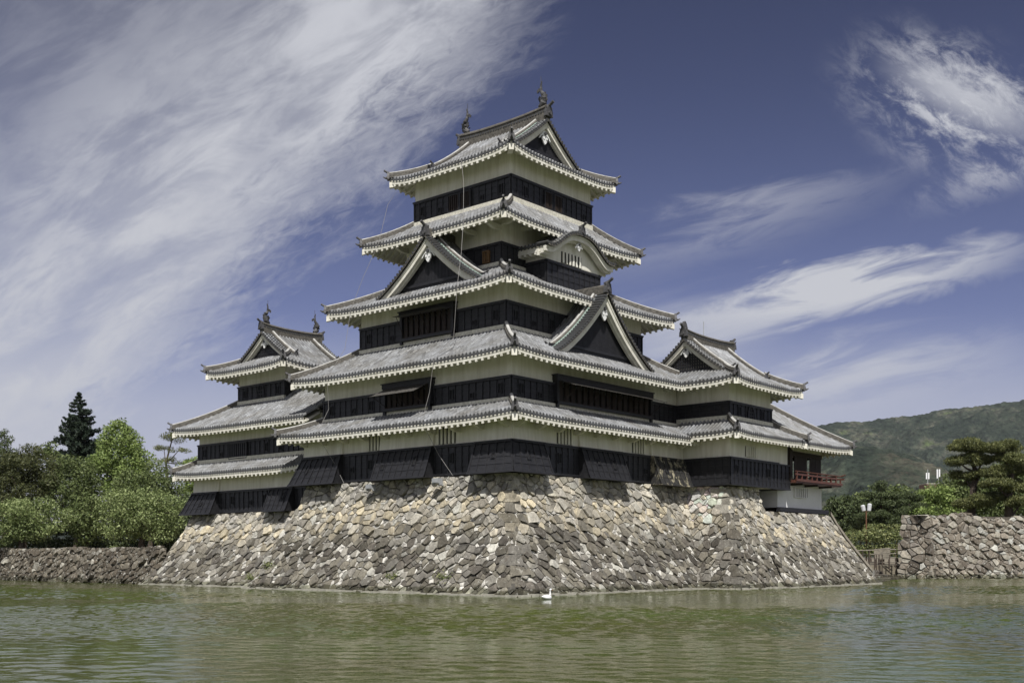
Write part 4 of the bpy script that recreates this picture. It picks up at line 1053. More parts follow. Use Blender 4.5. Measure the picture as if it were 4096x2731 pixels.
def base_block(root, r, zt, bat, sides, cell, seed, lim=None, tone=tone_keep, gam=1.35, quoins=(), pale=False):
    """battered base under wall rectangle r, top at zt"""
    rnd = random.Random(seed)
    oz = lambda z: bat*max(0, 1-z/zt)**gam
    L = zt+.25
    for sd in sides:
        t0, t1 = TR(sd, r)
        a0 = 1 if (lim or {}).get(sd, (1, 1))[0] else 0; a1 = 1 if (lim or {}).get(sd, (1, 1))[1] else 0
        B = bat+.6
        def clampf(y, t0=t0, t1=t1, a0=a0, a1=a1):
            o = oz(y-.25); return (B-a0*o, B+(t1-t0)+a1*o)
        def mapf(x, y, h, sd=sd, t0=t0): return SP(sd, r, t0-B+x, oz(y-.25)+h, y-.25)
        mb = MB(); s = 1 if sd in 'W' else -1
        tn = (lambda rn, f, ar: tuple(rn.uniform(.9, 1.1)*v for v in (.58, .57, .54)) if f > .80 or (f > .66 and rn.random() < .45) else tone(rn, f, ar)) if (pale and sd == 'W') else tone
        stones(mb, mapf, (t1-t0)+2*B, L, cell, 1.18, R_(17)*(-s) if sd == 'W' else R_(17)*(-1), rnd, tn, clampf)
        fc = mb.build('stone_facing', STONE, root)
        mb = MB(); m = 10
        for i in range(m):
            z0, z1 = -.6+(zt+.55)*i/m, -.6+(zt+.55)*(i+1)/m
            A = [(t0-a0*oz(z0), z0), (t1+a1*oz(z0), z0), (t1+a1*oz(z1), z1), (t0-a0*oz(z1), z1)]
            mb.quad(*[SP(sd, r, t, oz(z)-.07, z) for t, z in A])
        mb.build('rubble_core', mat_core, fc)
        mb = MB(); n = 30
        for i in range(n):
            ta, tb = t0-a0*bat+(t1-t0+(a0+a1)*bat)*i/n, t0-a0*bat+(t1-t0+(a0+a1)*bat)*(i+1)/n-.05; ww = rnd.uniform(.06, .22)
            sbox(mb, sd, r, ta, tb, bat-.3, bat+ww+.05, -.5, rnd.uniform(.07, .16))
        mb.build('footing', CONCRETE, fc)
    for (sa, sb_) in quoins:
        mb = MB(); z = -.1; k = 0
        while z < zt-.2:
            hh = rnd.uniform(.42, .85); z1 = min(z+hh, zt+.02); L1 = rnd.uniform(.9, 1.6) if k % 2 else rnd.uniform(.35, .6); L2 = rnd.uniform(.35, .6) if k % 2 else rnd.uniform(.8, 1.4)
            if sa == 'W':
                def C(u, v, zz, e):     # u back along W side, v along S side
                    o = oz(zz)+e+.08; x, y = r[0]-o, r[2]-o
                    return (x+v, y+u, zz)
            j = lambda: rnd.uniform(-.10, .10)
            g_ = .03
            V_ = []
            for zz in (z+g_, z1-g_):
                e = rnd.uniform(-.02, .05)
                V_ += [tuple(a+j()*.7 for a in C(0, 0, zz, e)), tuple(a+j() for a in C(0, L2, zz, e)), tuple(a+j() for a in (C(0, L2, zz, e)[0], C(0, L2, zz, e)[1]+.55, zz)),
                       tuple(a+j()*.5 for a in (C(.55, .55, zz, e))), tuple(a+j() for a in (C(L1, 0, zz, e)[0]+.55, C(L1, 0, zz, e)[1], zz)), tuple(a+j() for a in C(L1, 0, zz, e))]
            mb.add(V_, [(5, 4, 3, 2, 1, 0), (6, 7, 8, 9, 10, 11)]+[(i, (i+1) % 6, (i+1) % 6+6, i+6) for i in range(6)])
            mb.c += [tuple(v*.86 for v in tone(rnd, z/zt, 1.0))]*12
            z = z1; k += 1
        mb.build('corner_stone', STONE, root)
mat_core = mat('dark_rubble', (0.10, 0.088, 0.07), 0.95, vary=0.5, scale=5, bump=0.8)
base = thing('stone_rampart', 'sloping rough stone rampart rising from the moat beneath the castle', 'rampart', (10, 10, 0))
base_block(base, (-.05, 19.8, -.05, 18.9), 7.12, 3.1, 'WS', .60, 31, quoins=[('W', 'S')])
base_block(base, (18.75, 23.3, -3.3, 3), 7.10, 2.7, 'WSE', .60, 32, quoins=[('W', 'S')], pale=True)
base_block(base, (.95, 11, 15.0, 34.4), 5.5, 2.9, 'WN', .62, 33, lim={'W': (0, 1)}, gam=1.25)
base_block(base, (22.0, 34.6, -3.5, 4), 5.5, 3.0, 'SE', .60, 34, lim={'S': (0, 1)}, gam=1.15)
# caps so that the tops are closed
mb = MB(); mb.box(-.1, 19.8, -.1, 18.9, 6.6, 7.09); mb.box(18.8, 23.3, -3.3, 3, 6.6, 7.07); mb.box(.9, 11, 15, 34.4, 5.0, 5.47); mb.box(22, 34.6, -3.5, 4, 5.0, 5.47)
mb.build('base_top', mat_core, base)
# timber rail running down the right end of the base
mb = MB(); o_ = 3.0
pts = [(34.7+3.0*(1-z/5.5)**1.15+.05, -3.55-3.0*(1-z/5.5)**1.15, z+.15) for z in (5.5, 4.6, 3.6, 2.6, 1.7, .9)]
mb.sweep(pts, [(-.14, -.1), (-.14, .14), (.14, .14), (.14, -.1)], closed=True)
tag(mb.build('timber_rail', GREYWOOD), 'long grey timber edging down the right slope of the stone base', 'timber rail')

# ================================================================== WATER, GROUND, BANKS
def poly_sheet(name, pts, z, m, kind='structure'):
    me = bpy.data.meshes.new(name); me.from_pydata([(x, y, z) for x, y in pts], [], [tuple(range(len(pts)))]); me.update()
    return tag(link_mesh(name, me, m), kind=kind)
def water_mat():
    m = bpy.data.materials.new('moat_water'); m.use_nodes = True; t = m.node_tree; b = t.nodes['Principled BSDF']
    b.inputs['Roughness'].default_value = 0.05; b.inputs['IOR'].default_value = 1.33; b.inputs['Specular IOR Level'].default_value = 0.36
    g = t.nodes.new('ShaderNodeNewGeometry')
    def nz(ang, sx, sy, sc_, det, rough=.6):
        r = t.nodes.new('ShaderNodeVectorRotate'); r.rotation_type = 'Z_AXIS'; r.inputs['Angle'].default_value = ang; t.links.new(g.outputs['Position'], r.inputs['Vector'])
        mp = t.nodes.new('ShaderNodeMapping'); mp.inputs['Scale'].default_value = (sx, sy, 1); t.links.new(r.outputs[0], mp.inputs[0])
        n = t.nodes.new('ShaderNodeTexNoise'); n.inputs['Scale'].default_value = sc_; n.inputs['Detail'].default_value = det; n.inputs['Roughness'].default_value = rough
        t.links.new(mp.outputs[0], n.inputs['Vector']); return n.outputs[0]
    A = -(TH-R_(90))       # ripples lie across the view
    w1_ = nz(A, .8, 1.25, 3.4, 3.0, .55)
    bp = t.nodes.new('ShaderNodeBump'); bp.inputs['Distance'].default_value = 0.012; bp.inputs['Strength'].default_value = 1.0
    t.links.new(w1_, bp.inputs['Height']); t.links.new(bp.outputs[0], b.inputs['Normal'])
    n3 = nz(A, .5, 1, .09, 4); r = t.nodes.new('ShaderNodeValToRGB'); r.color_ramp.elements[0].position = .35; r.color_ramp.elements[1].position = .65
    r.color_ramp.elements[0].color = (.056, .060, .014, 1); r.color_ramp.elements[1].color = (.054, .076, .014, 1)
    t.links.new(n3, r.inputs[0]); t.links.new(r.outputs[0], b.inputs['Base Color'])
    return m
WATER = water_mat()
GRASS = mat('grass_ground', (0.10, 0.115, 0.04), 0.95, scale=0.6, dark=(0.07, 0.075, 0.03), bump=0.5, bscale=3)
EARTH = mat('trodden_earth', (0.23, 0.20, 0.15), 0.95, vary=0.4, scale=1.5, bump=0.4)
def water_sheet():
    """moat surface: a wind-rippled grid in front of the walls, flat sheets round it"""
    rg = np.random.default_rng(12); nw = 90
    wl = np.exp(rg.uniform(np.log(.26), np.log(1.1), nw)); th = rg.normal(0, .7, nw)+.2; ph = rg.uniform(0, 6.28, nw)
    gs = [(w_, rg.normal(.1, .6), rg.uniform(0, 6.28)) for w_ in (9, 13, 17, 24, 31, 40) for q in range(3)]
    VV, FF, n0 = [], [], 0
    for lat, dep in ((np.linspace(-32, 32, 680), np.linspace(10, 52, 450)), (np.linspace(-62, 62, 690), np.linspace(52, 118, 370))):
        Lg, Dg = np.meshgrid(lat, dep); Z = np.zeros_like(Lg); Gm = np.zeros_like(Lg)
        for w_, t_, p_ in zip(wl, th, ph):
            k = 6.283/w_; Z += .125*math.sqrt(2/nw)/k*np.sin(k*(np.sin(t_)*Lg+np.cos(t_)*Dg)+p_)
        for w_, t_, p_ in gs: Gm += np.sin(6.283/w_*(np.sin(t_)*Lg*.55+np.cos(t_)*Dg)+p_)*(w_/24)**.5
        Z *= .40+.9/(1+np.exp(-Gm*.9))
        VV.append(np.stack([cam.location.x+Dg*FX+Lg*RX, cam.location.y+Dg*FY+Lg*RY, Z], -1).reshape(-1, 3)); ny, nx = Lg.shape
        i = np.arange(ny-1)[:, None]*nx+np.arange(nx-1)[None, :]; FF.append(np.stack([i, i+1, i+1+nx, i+nx], -1).reshape(-1, 4)+n0); n0 += nx*ny
    def flat(l0, l1, d0, d1):
        nonlocal n0
        VV.append(np.array([(cam.location.x+d*FX+l*RX, cam.location.y+d*FY+l*RY, -.01) for l, d in ((l0, d0), (l1, d0), (l1, d1), (l0, d1))])); FF.append(np.array([[0, 1, 2, 3]])+n0); n0 += 4
    for q in ((-500, 500, -500, 10), (-500, -32, 10, 52), (32, 500, 10, 52), (-500, -62, 52, 118), (62, 500, 52, 118)): flat(*q)
    V_ = np.concatenate(VV); F_ = np.concatenate(FF)
    me = bpy.data.meshes.new('water'); me.vertices.add(len(V_)); me.vertices.foreach_set('co', V_.astype(np.float32).ravel())
    me.loops.add(4*len(F_)); me.loops.foreach_set('vertex_index', F_.astype(np.int32).ravel())
    me.polygons.add(len(F_)); me.polygons.foreach_set('loop_start', np.arange(0, 4*len(F_), 4, dtype=np.int32)); me.polygons.foreach_set('loop_total', np.full(len(F_), 4, dtype=np.int32))
    me.update(); me.validate()
    return tag(link_mesh('water', me, WATER, None, True), kind='structure')
water_sheet()
poly_sheet('ground', [(-9000, -9000), (9000, -9000), (9000, 9000), (-9000, 9000)], -1.2, EARTH)
mb = MB()
def slab_land(mb, pts, z):
    n = len(pts); mb.add([(x, y, -1.3) for x, y in pts]+[(x, y, z) for x, y in pts], [tuple(range(n, 2*n))]+[(i, (i+1) % n, (i+1) % n+n, i+n) for i in range(n)])
slab_land(mb, [(.4, 36.5), (6, 34), (9, 12), (40, 6), (40, 900), (-.4, 900), (-.4, 110)], 2.75)
tag(mb.build('terrain', EARTH), kind='structure')
mb = MB(); slab_land(mb, [(39.9, .5), (56.5, 5.2), (60.5, 3.5), (62.8, .8), (1200, 434), (1200, 900), (39.9, 900)], 1.3); tag(mb.build('terrain', EARTH), kind='structure')
mb = MB(); slab_land(mb, [(62.7, -1.0), (104.5, -21.2), (700, -300), (1200, 435), (62.9, .9)], 6.3); tag(mb.build('terrain', GRASS), kind='structure')

# left moat wall
def bank_wall(a, b, zt, bat, cell, seed, tone, m, name, label, el=1.25, ang=0.0, ret=None, zv=0.08):
    a = Vector((*a, 0)); b = Vector((*b, 0)); L = (b-a).length; d = (b-a)/L; nrm = Vector((d.y, -d.x, 0))
    root = thing(name, label, 'stone wall', ((a+b)/2)[:])
    rnd = random.Random(seed); mb = MB(); S_ = zt+.35
    def mapf(x, y, h): p = a+d*x+nrm*(bat*(1-(y-.3)/zt)+h); return (p.x, p.y, (y-.3)+(zv*math.sin(x*.7+seed)*math.sin(x*.23) if y > zt*.8 else 0))
    cf = (lambda y: (ret[0]*min(1, max(0, (y-.3)/zt)), L)) if ret else None
    stones(mb, mapf, L, S_, cell, el, ang, rnd, tone, clampf=cf, fill=.8, hmul=1.5, pmax=.36)
    fc = mb.build('stone_facing', m, root)
    mb = MB()
    for i in range(8):
        z0, z1 = -.6+(zt+.55)*i/8, -.6+(zt+.55)*(i+1)/8
        mb.quad(*[tuple(a+d*x+nrm*(bat*(1-z/zt)-.08)+Vector((0, 0, z))) for x, z in ((cf(z0+.3)[0] if cf else 0, z0), (L, z0), (L, z1), (cf(z1+.3)[0] if cf else 0, z1))])
    q = nrm*(-.08)
    mb.quad(tuple(a+q+Vector((0, 0, zt-.06))), tuple(b+q+Vector((0, 0, zt-.06))), tuple(b-nrm*1.5+Vector((0, 0, zt-.06))), tuple(a-nrm*1.5+Vector((0, 0, zt-.06))))
    mb.build('rubble_core', mat_core, fc)
    if ret:
        mb = MB(); r0 = a+d*ret[0]; d2 = Vector((*ret[1], 0)); L2 = ret[2]; n2 = Vector((-d2.y, d2.x, 0))
        def mapf2(x, y, h):
            z = y-.3; k = 1-z/zt; p = r0+d2*(x-1.0*k)+n2*(ret[3]*k+h); return (p.x, p.y, z)
        stones(mb, mapf2, L2, S_, cell, el, ang, rnd, tone, fill=.4, clampf=lambda y: (0, L2+1.2*(1-min(1, max(0, (y-.3)/zt)))), hmul=1.15, pmax=.32); f2 = mb.build('stone_facing', m, root)
        mb = MB(); mb.quad(*[mapf2(x, y, -.1) for x, y in ((0, 0), (L2, 0), (L2, S_), (0, S_))]); mb.build('rubble_core', mat_core, f2)
    return root
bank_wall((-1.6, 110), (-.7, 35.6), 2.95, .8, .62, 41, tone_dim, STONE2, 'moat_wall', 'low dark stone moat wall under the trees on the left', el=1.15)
bank_wall((60.9, -1.1), (105, -22.4), 6.35, 1.0, .76, 42, tone_old, STONE2, 'moat_wall', 'high grey stone moat wall on the right with pines on top', el=1.35, ret=(1.1, (0, 1), 2.9, 1.2), zv=.32)

# steps of loose slabs between base and right wall
rnd = random.Random(5)
steps = thing('stone_steps', 'flat stone slabs stepping up from the water between the base and the right wall', 'stone steps', (48, 1, 0))
mb = MB()
for row, (z, off) in enumerate(((.16, 0), (.42, 1.0), (.75, 2.1), (1.1, 3.2), (1.35, 4.4))):
    x = 38.0+row*.3
    while x < 59.5-row*.2:
        w_ = rnd.uniform(.9, 2.6); y0 = -5.2+(x-38)*.275+off*.85
        if row == 0: y0 -= rnd.uniform(0, .4)
        V_ = [(x+rnd.uniform(-.1, .1), y0+rnd.uniform(-.25, .1), -.5), (x+w_-.06, y0+rnd.uniform(-.1, .2)+w_*.2, -.5), (x+w_-.3, y0+2.4, -.5), (x+.3, y0+2.2, -.5)]
        h = z+rnd.uniform(-.1, .14); mb.hexa(V_+[(a+rnd.uniform(-.06, .06), b+.08+rnd.uniform(-.05, .05), h+rnd.uniform(-.06, .06)) for a, b, _ in V_]); mb.c += [tone_old(rnd, .2, .05 if rnd.random() < .4 else 1)]*8
        x += w_
mb.build('step_slabs', STONE, steps)

# ================================================================== TREES
def leaf_object(name, C, Nn, size, aspect, m, parent, seed, bias=0.7, upright=0.0):
    rg = np.random.default_rng(seed); n = len(C)
    nv = Nn*bias+rg.normal(size=(n, 3))*0.6; nv /= np.linalg.norm(nv, axis=1, keepdims=True)
    rv = rg.normal(size=(n, 3)); rv[:, 2] += upright*2
    u = rv-nv*(rv*nv).sum(1, keepdims=True); u /= np.linalg.norm(u, axis=1, keepdims=True)+1e-9
    v = np.cross(nv, u); s = size*rg.uniform(.6, 1.35, size=(n, 1)); a = u*s*.5; b = v*s*.5*aspect
    V_ = np.stack([C-a, C-b*1.0+a*.1, C+a, C+b*1.0+a*.1], 1).reshape(-1, 3)
    L = np.array(root_loc(parent)[:]); V_ = V_-L
    me = bpy.data.meshes.new(name); me.vertices.add(4*n); me.vertices.foreach_set('co', V_.astype(np.float32).ravel())
    me.loops.add(4*n); me.loops.foreach_set('vertex_index', np.arange(4*n, dtype=np.int32))
    me.polygons.add(n); me.polygons.foreach_set('loop_start', np.arange(0, 4*n, 4, dtype=np.int32)); me.polygons.foreach_set('loop_total', np.full(n, 4, dtype=np.int32))
    me.update(); me.validate()
    return link_mesh(name, me, m, parent)
def clump_pts(clumps, rg, dens, lo=.45):
    Cs, Ns = [], []
    for c, r in clumps:
        r = np.array(r, float); n = max(8, int(dens*(r[0]*r[1]+r[1]*r[2]+r[0]*r[2])*4))
        d = rg.normal(size=(n, 3)); d /= np.linalg.norm(d, axis=1, keepdims=True)
        f = rg.uniform(lo**3, 1, size=(n, 1))**(1/3)
        Cs.append(np.array(c)+d*r*f+rg.normal(size=(n, 3))*.06*r.mean()); Ns.append(d)
    Cs = np.concatenate(Cs); Ns = np.concatenate(Ns)+np.array([0, 0, .35])
    return Cs, Ns/np.linalg.norm(Ns, axis=1, keepdims=True)
def trunk_mb(x, y, z0, z1, r, rnd, limbs=(), lean=(0, 0)):
    mb = MB(); pts = []; rr = []
    for i in range(6):
        f = i/5; pts.append((x+lean[0]*f+rnd.uniform(-.12, .12)*(f > 0), y+lean[1]*f+rnd.uniform(-.12, .12)*(f > 0), z0-.15+(z1-z0+.15)*f)); rr.append(r*(1.25-.95*f) if i else r*1.5)
    mb.tube(pts, rr, 8)
    for (p, f) in limbs:
        i = min(4, int(f*5)); a = Vector(pts[i])+(Vector(pts[i+1])-Vector(pts[i]))*(f*5-i); b = Vector(p); m_ = (a+b)/2+Vector((rnd.uniform(-.2, .2), rnd.uniform(-.2, .2), -abs(b.z-a.z)*.12))
        mb.tube([a, m_, b], [rr[i]*.55, rr[i]*.35, .03], 6)
    return mb
def broadleaf(label, pxc, ytop, ybot, wpx, d, gz, m, seed, name='broadleaf_tree', ncl=34, cr=.34, leaf=.30, dens=9, group=None, depth=.8, shape='round', asp=.6, cat='tree', trunk=True):
    rg = np.random.default_rng(seed); rnd = random.Random(seed); mpp = d/FPX
    top = at(pxc, ytop, d); bot = at(pxc, ybot, d); rz = (top.z-bot.z)/2; rx = wpx*mpp/2; c = np.array([top.x, top.y, (top.z+bot.z)/2])
    root = thing(name, label, cat, (top.x, top.y, gz), group)
    A = np.array([RX, RY, 0.]); B = np.array([FX, FY, 0.]); cl = []
    for i in range(ncl):
        k = (i+.5)/ncl; zc = 1-2*k; th = i*2.399963+rnd.uniform(-.4, .4); rr = math.sqrt(max(0, 1-zc*zc)); f = rnd.uniform(.52, .9)
        if shape == 'cone': w_ = (1-(zc*.5+.5))**.5*1.1; rr = w_*rnd.uniform(.5, .95); f = 1
        if shape == 'flat': zc *= .8
        p = c+A*rx*rr*f*math.cos(th)+B*rx*depth*rr*f*math.sin(th)+np.array([0, 0, rz*zc*(f if shape != 'cone' else .92)])
        s = cr*min(rx, rz*1.3)*rnd.uniform(.75, 1.35)
        if shape == 'cone': s *= (.5+.5*w_)
        cl.append((p, (s*1.15, s*1.15, s*.8)))
    for i in range(3): cl.append((c+A*rx*rnd.uniform(-.3, .3)+np.array([0, 0, rz*rnd.uniform(-.4, .3)]), (rx*.4, rx*.4, rz*.4)))
    C, Nn = clump_pts(cl, rg, dens/(leaf*leaf)*.17)
    if trunk:
        lim = [(tuple(cl[i][0]), rnd.uniform(.4, .95)) for i in range(0, ncl, 3)]
        trunk_mb(top.x, top.y, gz, c[2]+rz*.3, max(.12, rx*.055), rnd, lim).build('trunk', BARK, root)
    leaf_object('crown', C, Nn, leaf, asp, m, root, seed+1)
    return root
def conifer(label, pxc, ytop, ybot, wpx, d, gz, m, seed, name='spruce_tree', tiers=17, dens=1.0, group=None, droop=.25):
    rg = np.random.default_rng(seed); rnd = random.Random(seed); mpp = d/FPX
    top = at(pxc, ytop, d); zb = at(pxc, ybot, d).z; Ht = top.z-zb; rx = wpx*mpp/2
    root = thing(name, label, 'tree', (top.x, top.y, gz), group); tm = MB(); tm.tube([(top.x, top.y, gz-.1), (top.x, top.y, zb+Ht*.5), (top.x, top.y, top.z)], [.28, .16, .02], 7)
    Cs, Ns = [], []
    for i in range(tiers):
        f = (i+.6)/tiers; z = top.z-Ht*f; R0 = rx*f**.85; nb = 5+int(7*f)
        for k in range(nb):
            th = rnd.uniform(0, 2*math.pi); L = R0*rnd.uniform(.72, 1.12); n = int((10+26*L)*dens)
            t = rg.uniform(.12, 1, n)**.8; sp = .13*L*(1.15-t)+.06
            x = top.x+math.cos(th)*L*t+rg.normal(size=n)*sp*.6; y = top.y+math.sin(th)*L*t+rg.normal(size=n)*sp*.6; zz = z-droop*L*t+.30*L*t**3+rg.normal(size=n)*.10*(L*.3+.3)
            Cs.append(np.stack([x, y, zz], 1)); Ns.append(np.tile([math.cos(th)*.5, math.sin(th)*.5, .8], (n, 1)))
            if k % 2 == 0: tm.tube([(top.x, top.y, z), (top.x+math.cos(th)*L*.9, top.y+math.sin(th)*L*.9, z-droop*L*.8)], [.05, .012], 5)
    n = 40; Cs.append(np.stack([top.x+rg.normal(size=n)*.09, top.y+rg.normal(size=n)*.09, top.z-rg.uniform(0, 1.0, n)], 1)); Ns.append(np.tile([0, 0, 1.], (n, 1)))
    tm.build('trunk', BARK, root); leaf_object('crown', np.concatenate(Cs), np.concatenate(Ns), .42, .32, m, root, seed+1, bias=.5)
    return root
def pine(label, pads, trunk, d, gz, m, seed, name='pine_tree', group=None, leaf=.28, dens=4.2, r=.32):
    """pads: (px, y, half width px, half height px, depth offset m); trunk: list of px,y"""
    rg = np.random.default_rng(seed); rnd = random.Random(seed); mpp = d/FPX
    b = at(*trunk[0], d); root = thing(name, label, 'tree', (b.x, b.y, gz), group)
    tm = MB(); pts = [at(px, y, d) for px, y in trunk]; pts[0].z = gz-.2
    tm.tube(pts, [r*(1.2-.9*i/(len(pts)-1)) for i in range(len(pts))], 8)
    cl = []
    for (px, y, hw, hh, do) in pads:
        c = at(px, y, d+do); Lw = hw*mpp; Lh = hh*mpp; k = max(5, int(hw*hh/150))
        for i in range(k):
            a = rnd.uniform(-1, 1); e = rnd.uniform(-1, 1); q = c+Vector((RX, RY, 0))*(a*Lw*.8)+Vector((FX, FY, 0))*(e*Lw*.7*math.sqrt(1-a*a*.9)); q.z += (1-a*a)*Lh*rnd.uniform(-.5, .55)-a*a*Lh*.2
            s = Lh*rnd.uniform(.5, .85); cl.append((np.array(q), (s*1.7, s*1.7, s*.85)))
        tp = min(pts, key=lambda p: (p-c).length+(3 if p.z > c.z else 0)); tm.tube([tp, (tp+c)/2+Vector((0, 0, -.15)), c], [r*.35, r*.25, .04], 6)
    tm.build('trunk', BARK, root)
    C, Nn = clump_pts(cl, rg, dens*1.5/(leaf*.3), lo=.3)
    leaf_object('crown', C, Nn+np.array([0, 0, .4]), leaf, .30, m, root, seed+1, bias=.35, upright=.8)
    return root
G = 2.75
# -------- left bank
gl = 'trees along the left bank'
conifer('tall dark spruce with pointed top rising above all the trees on the left', 317, 1568, 1870, 300, 138, G, L_SPRUCE, 101, group=gl, tiers=24, dens=2.2)
broadleaf('big bright green round-topped tree beside the corner tower', 480, 1672, 2060, 330, 119, G, L_LIGHT, 102, ncl=64, cr=.24, leaf=.25, dens=9, group=gl, shape='cone')
broadleaf('dark olive bushy pine at the left edge of the photo', 95, 1745, 2130, 290, 112, G, L_PINE2, 103, name='bushy_pine', ncl=40, cr=.27, leaf=.30, dens=16, group=gl, asp=.35)
broadleaf('dark conifer top peeping over the pine at the far left edge', 10, 1705, 2060, 170, 128, G, L_DARK, 104, ncl=34, dens=14, group=gl, asp=.4, shape='cone')
broadleaf('small loose-leaved tree between the pine and the spruce', 195, 1722, 2040, 120, 126, G, L_MID, 105, ncl=26, cr=.32, leaf=.28, dens=8, group=gl)
pine('thin open pine showing sky between its branches beside the corner tower', [(690, 1745, 45, 24, 0), (655, 1790, 38, 18, 1), (715, 1800, 45, 18, -1), (670, 1840, 50, 20, 0), (735, 1850, 40, 16, 1), (700, 1735, 22, 14, 0)], [(668, 2150), (672, 1950), (664, 1850), (690, 1750)], 140, G, L_PINE, 106, group=gl, dens=1.3, r=.22)
broadleaf('mid green leafy tree in front of the dark pine', 300, 1815, 2120, 250, 113, G, L_MID, 107, ncl=34, cr=.26, leaf=.23, dens=9, group=gl)
broadleaf('broad mid green tree just below the bright round tree', 600, 1850, 2110, 290, 112, G, L_MID, 108, ncl=32, cr=.26, leaf=.23, dens=9, group=gl)
broadleaf('bright green tree peeping between the roofs of the corner tower', 775, 1790, 2090, 130, 128, G, L_LIGHT, 109, ncl=22, leaf=.32, group=gl)
broadleaf('pale green cherry tree spreading low over the moat wall beside the stone base', 570, 1915, 2212, 420, 103.5, G, L_CHERRY, 110, name='cherry_tree', ncl=44, cr=.22, leaf=.21, dens=7.5, group=gl, shape='flat', depth=.55)
broadleaf('pale green cherry tree hanging over the moat wall at the left edge', 85, 1955, 2200, 420, 104, G, L_CHERRY, 111, name='cherry_tree', ncl=40, cr=.22, leaf=.21, dens=7.5, group=gl, shape='flat', depth=.5)
broadleaf('dark green tree between the two cherry trees', 350, 1975, 2190, 190, 108, G, L_MID, 112, ncl=26, leaf=.30, group=gl)
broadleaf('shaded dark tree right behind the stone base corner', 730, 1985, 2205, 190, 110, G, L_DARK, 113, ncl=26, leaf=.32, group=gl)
broadleaf('small bright sapling drooping over the top of the moat wall', 455, 2175, 2240, 90, 100.5, G, L_CHERRY, 114, name='sapling', ncl=12, cr=.3, leaf=.24, dens=7, group=gl, trunk=False)
def hedge(label, pxa, pxb, ya, yb, d, gz, m, seed, dens=8, thick=1.6, leaf=.26, wob=.12, name='hedge', cat='hedge'):
    rg = np.random.default_rng(seed); rnd = random.Random(seed); a = at((pxa+pxb)/2, ya, d); root = thing(name, label, cat, (a.x, a.y, gz)); mpp = d/FPX
    cl = []; x = pxa; hz = (yb-ya)*mpp
    while x <= pxb:
        for row in range(max(1, int(hz/1.1))):
            for dd in (0, thick*.6):
                p = at(x, ya, d+dd+rnd.uniform(-.3, .3)); z = p.z-hz*(row+.5)/max(1, int(hz/1.1))+rnd.uniform(-wob, wob)*hz*.4; s = min(.85, hz*.55)*rnd.uniform(.8, 1.2); cl.append((np.array([p.x, p.y, z]), (s, s, s*.8)))
        x += .75/mpp
    C, Nn = clump_pts(cl, rg, dens/(leaf*leaf)*.17)
    leaf_object('foliage', C, Nn, leaf, .6, m, root, seed+1); return root
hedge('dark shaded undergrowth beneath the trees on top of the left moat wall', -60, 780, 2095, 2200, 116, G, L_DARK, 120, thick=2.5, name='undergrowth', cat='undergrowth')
# -------- right side
gr = 'trees on the right'
PR = 6.3
pine('tall trained pine with layered cloud-like pads standing alone on the right wall', [(3875, 1782, 68, 32, 0), (3845, 1765, 34, 18, .5), (3905, 1775, 40, 22, -.5), (3880, 1838, 72, 30, .4), (3830, 1845, 38, 18, -.6), (3930, 1845, 42, 20, .5), (3850, 1900, 45, 26, .5), (3925, 1890, 45, 20, -.5), (3900, 2005, 76, 32, -1.4), (3950, 1990, 50, 24, .5), (3865, 1930, 40, 16, 1)], [(3884, 2062), (3886, 2020), (3895, 1950), (3904, 1890), (3888, 1840), (3884, 1790)], 119, PR, L_PINE, 130, group=gr, r=.42)
pine('wide dense pine with many pads at the right edge of the photo', [(4005, 1785, 55, 32, 0), (3985, 1830, 45, 22, 1), (4045, 1830, 60, 28, -1), (4000, 1885, 60, 28, 0), (4075, 1880, 55, 28, 1), (3985, 1930, 60, 26, -1), (4060, 1945, 60, 28, 0), (4015, 1985, 60, 26, 1), (4085, 2005, 50, 26, -1), (4100, 1850, 40, 30, 2), (4030, 1925, 50, 24, 3)], [(4036, 2062), (4034, 1990), (4045, 1900), (4020, 1830), (4006, 1790)], 117, PR, L_PINE, 131, group=gr, r=.4)
broadleaf('round dark evergreen nearest the pavilion', 3365, 1965, 2150, 160, 130, 1.5, L_DARK, 132, ncl=40, cr=.25, leaf=.34, dens=10, group=gr)
broadleaf('bushy olive evergreen left of the lamp post', 3440, 1985, 2150, 130, 126, 1.5, L_DARK, 133, ncl=30, cr=.26, leaf=.34, dens=10, group=gr)
pine('dark layered evergreen behind the lamp post', [(3520, 1945, 40, 20, 0), (3500, 1975, 60, 20, .5), (3545, 1985, 60, 20, -.5), (3510, 2015, 75, 22, 0), (3550, 2040, 80, 22, .8), (3500, 2060, 80, 24, -.8), (3540, 2090, 85, 24, 0), (3590, 2010, 45, 22, .5), (3480, 2100, 60, 26, .5)], [(3525, 2140), (3525, 2050), (3522, 1960)], 124, 1.5, L_DARK, 134, name='layered_evergreen', group=gr, dens=3.2)
broadleaf('round mid green tree behind the layered evergreen', 3590, 1932, 2120, 150, 136, 1.5, L_MID, 135, ncl=34, leaf=.36, group=gr)
pine('broad dark pine above the end of the right wall', [(3640, 1985, 50, 24, 0), (3610, 2015, 55, 24, 1), (3660, 2030, 55, 24, -.5), (3625, 2060, 60, 24, 0), (3600, 2090, 50, 24, .5)], [(3630, 2140), (3632, 2050), (3640, 1990)], 127, 1.5, L_DARK, 136, group=gr, dens=3.0)
broadleaf('bright yellow-green maple behind the trained pine', 3740, 1935, 2095, 220, 131, PR, L_LIGHT, 137, ncl=40, cr=.24, leaf=.34, dens=9, group=gr, name='maple_tree')
broadleaf('light green maple low behind the top of the right wall', 3720, 2015, 2085, 180, 122, PR, L_LIGHT, 138, ncl=30, cr=.26, leaf=.30, dens=8, group=gr, name='maple_tree', shape='flat')
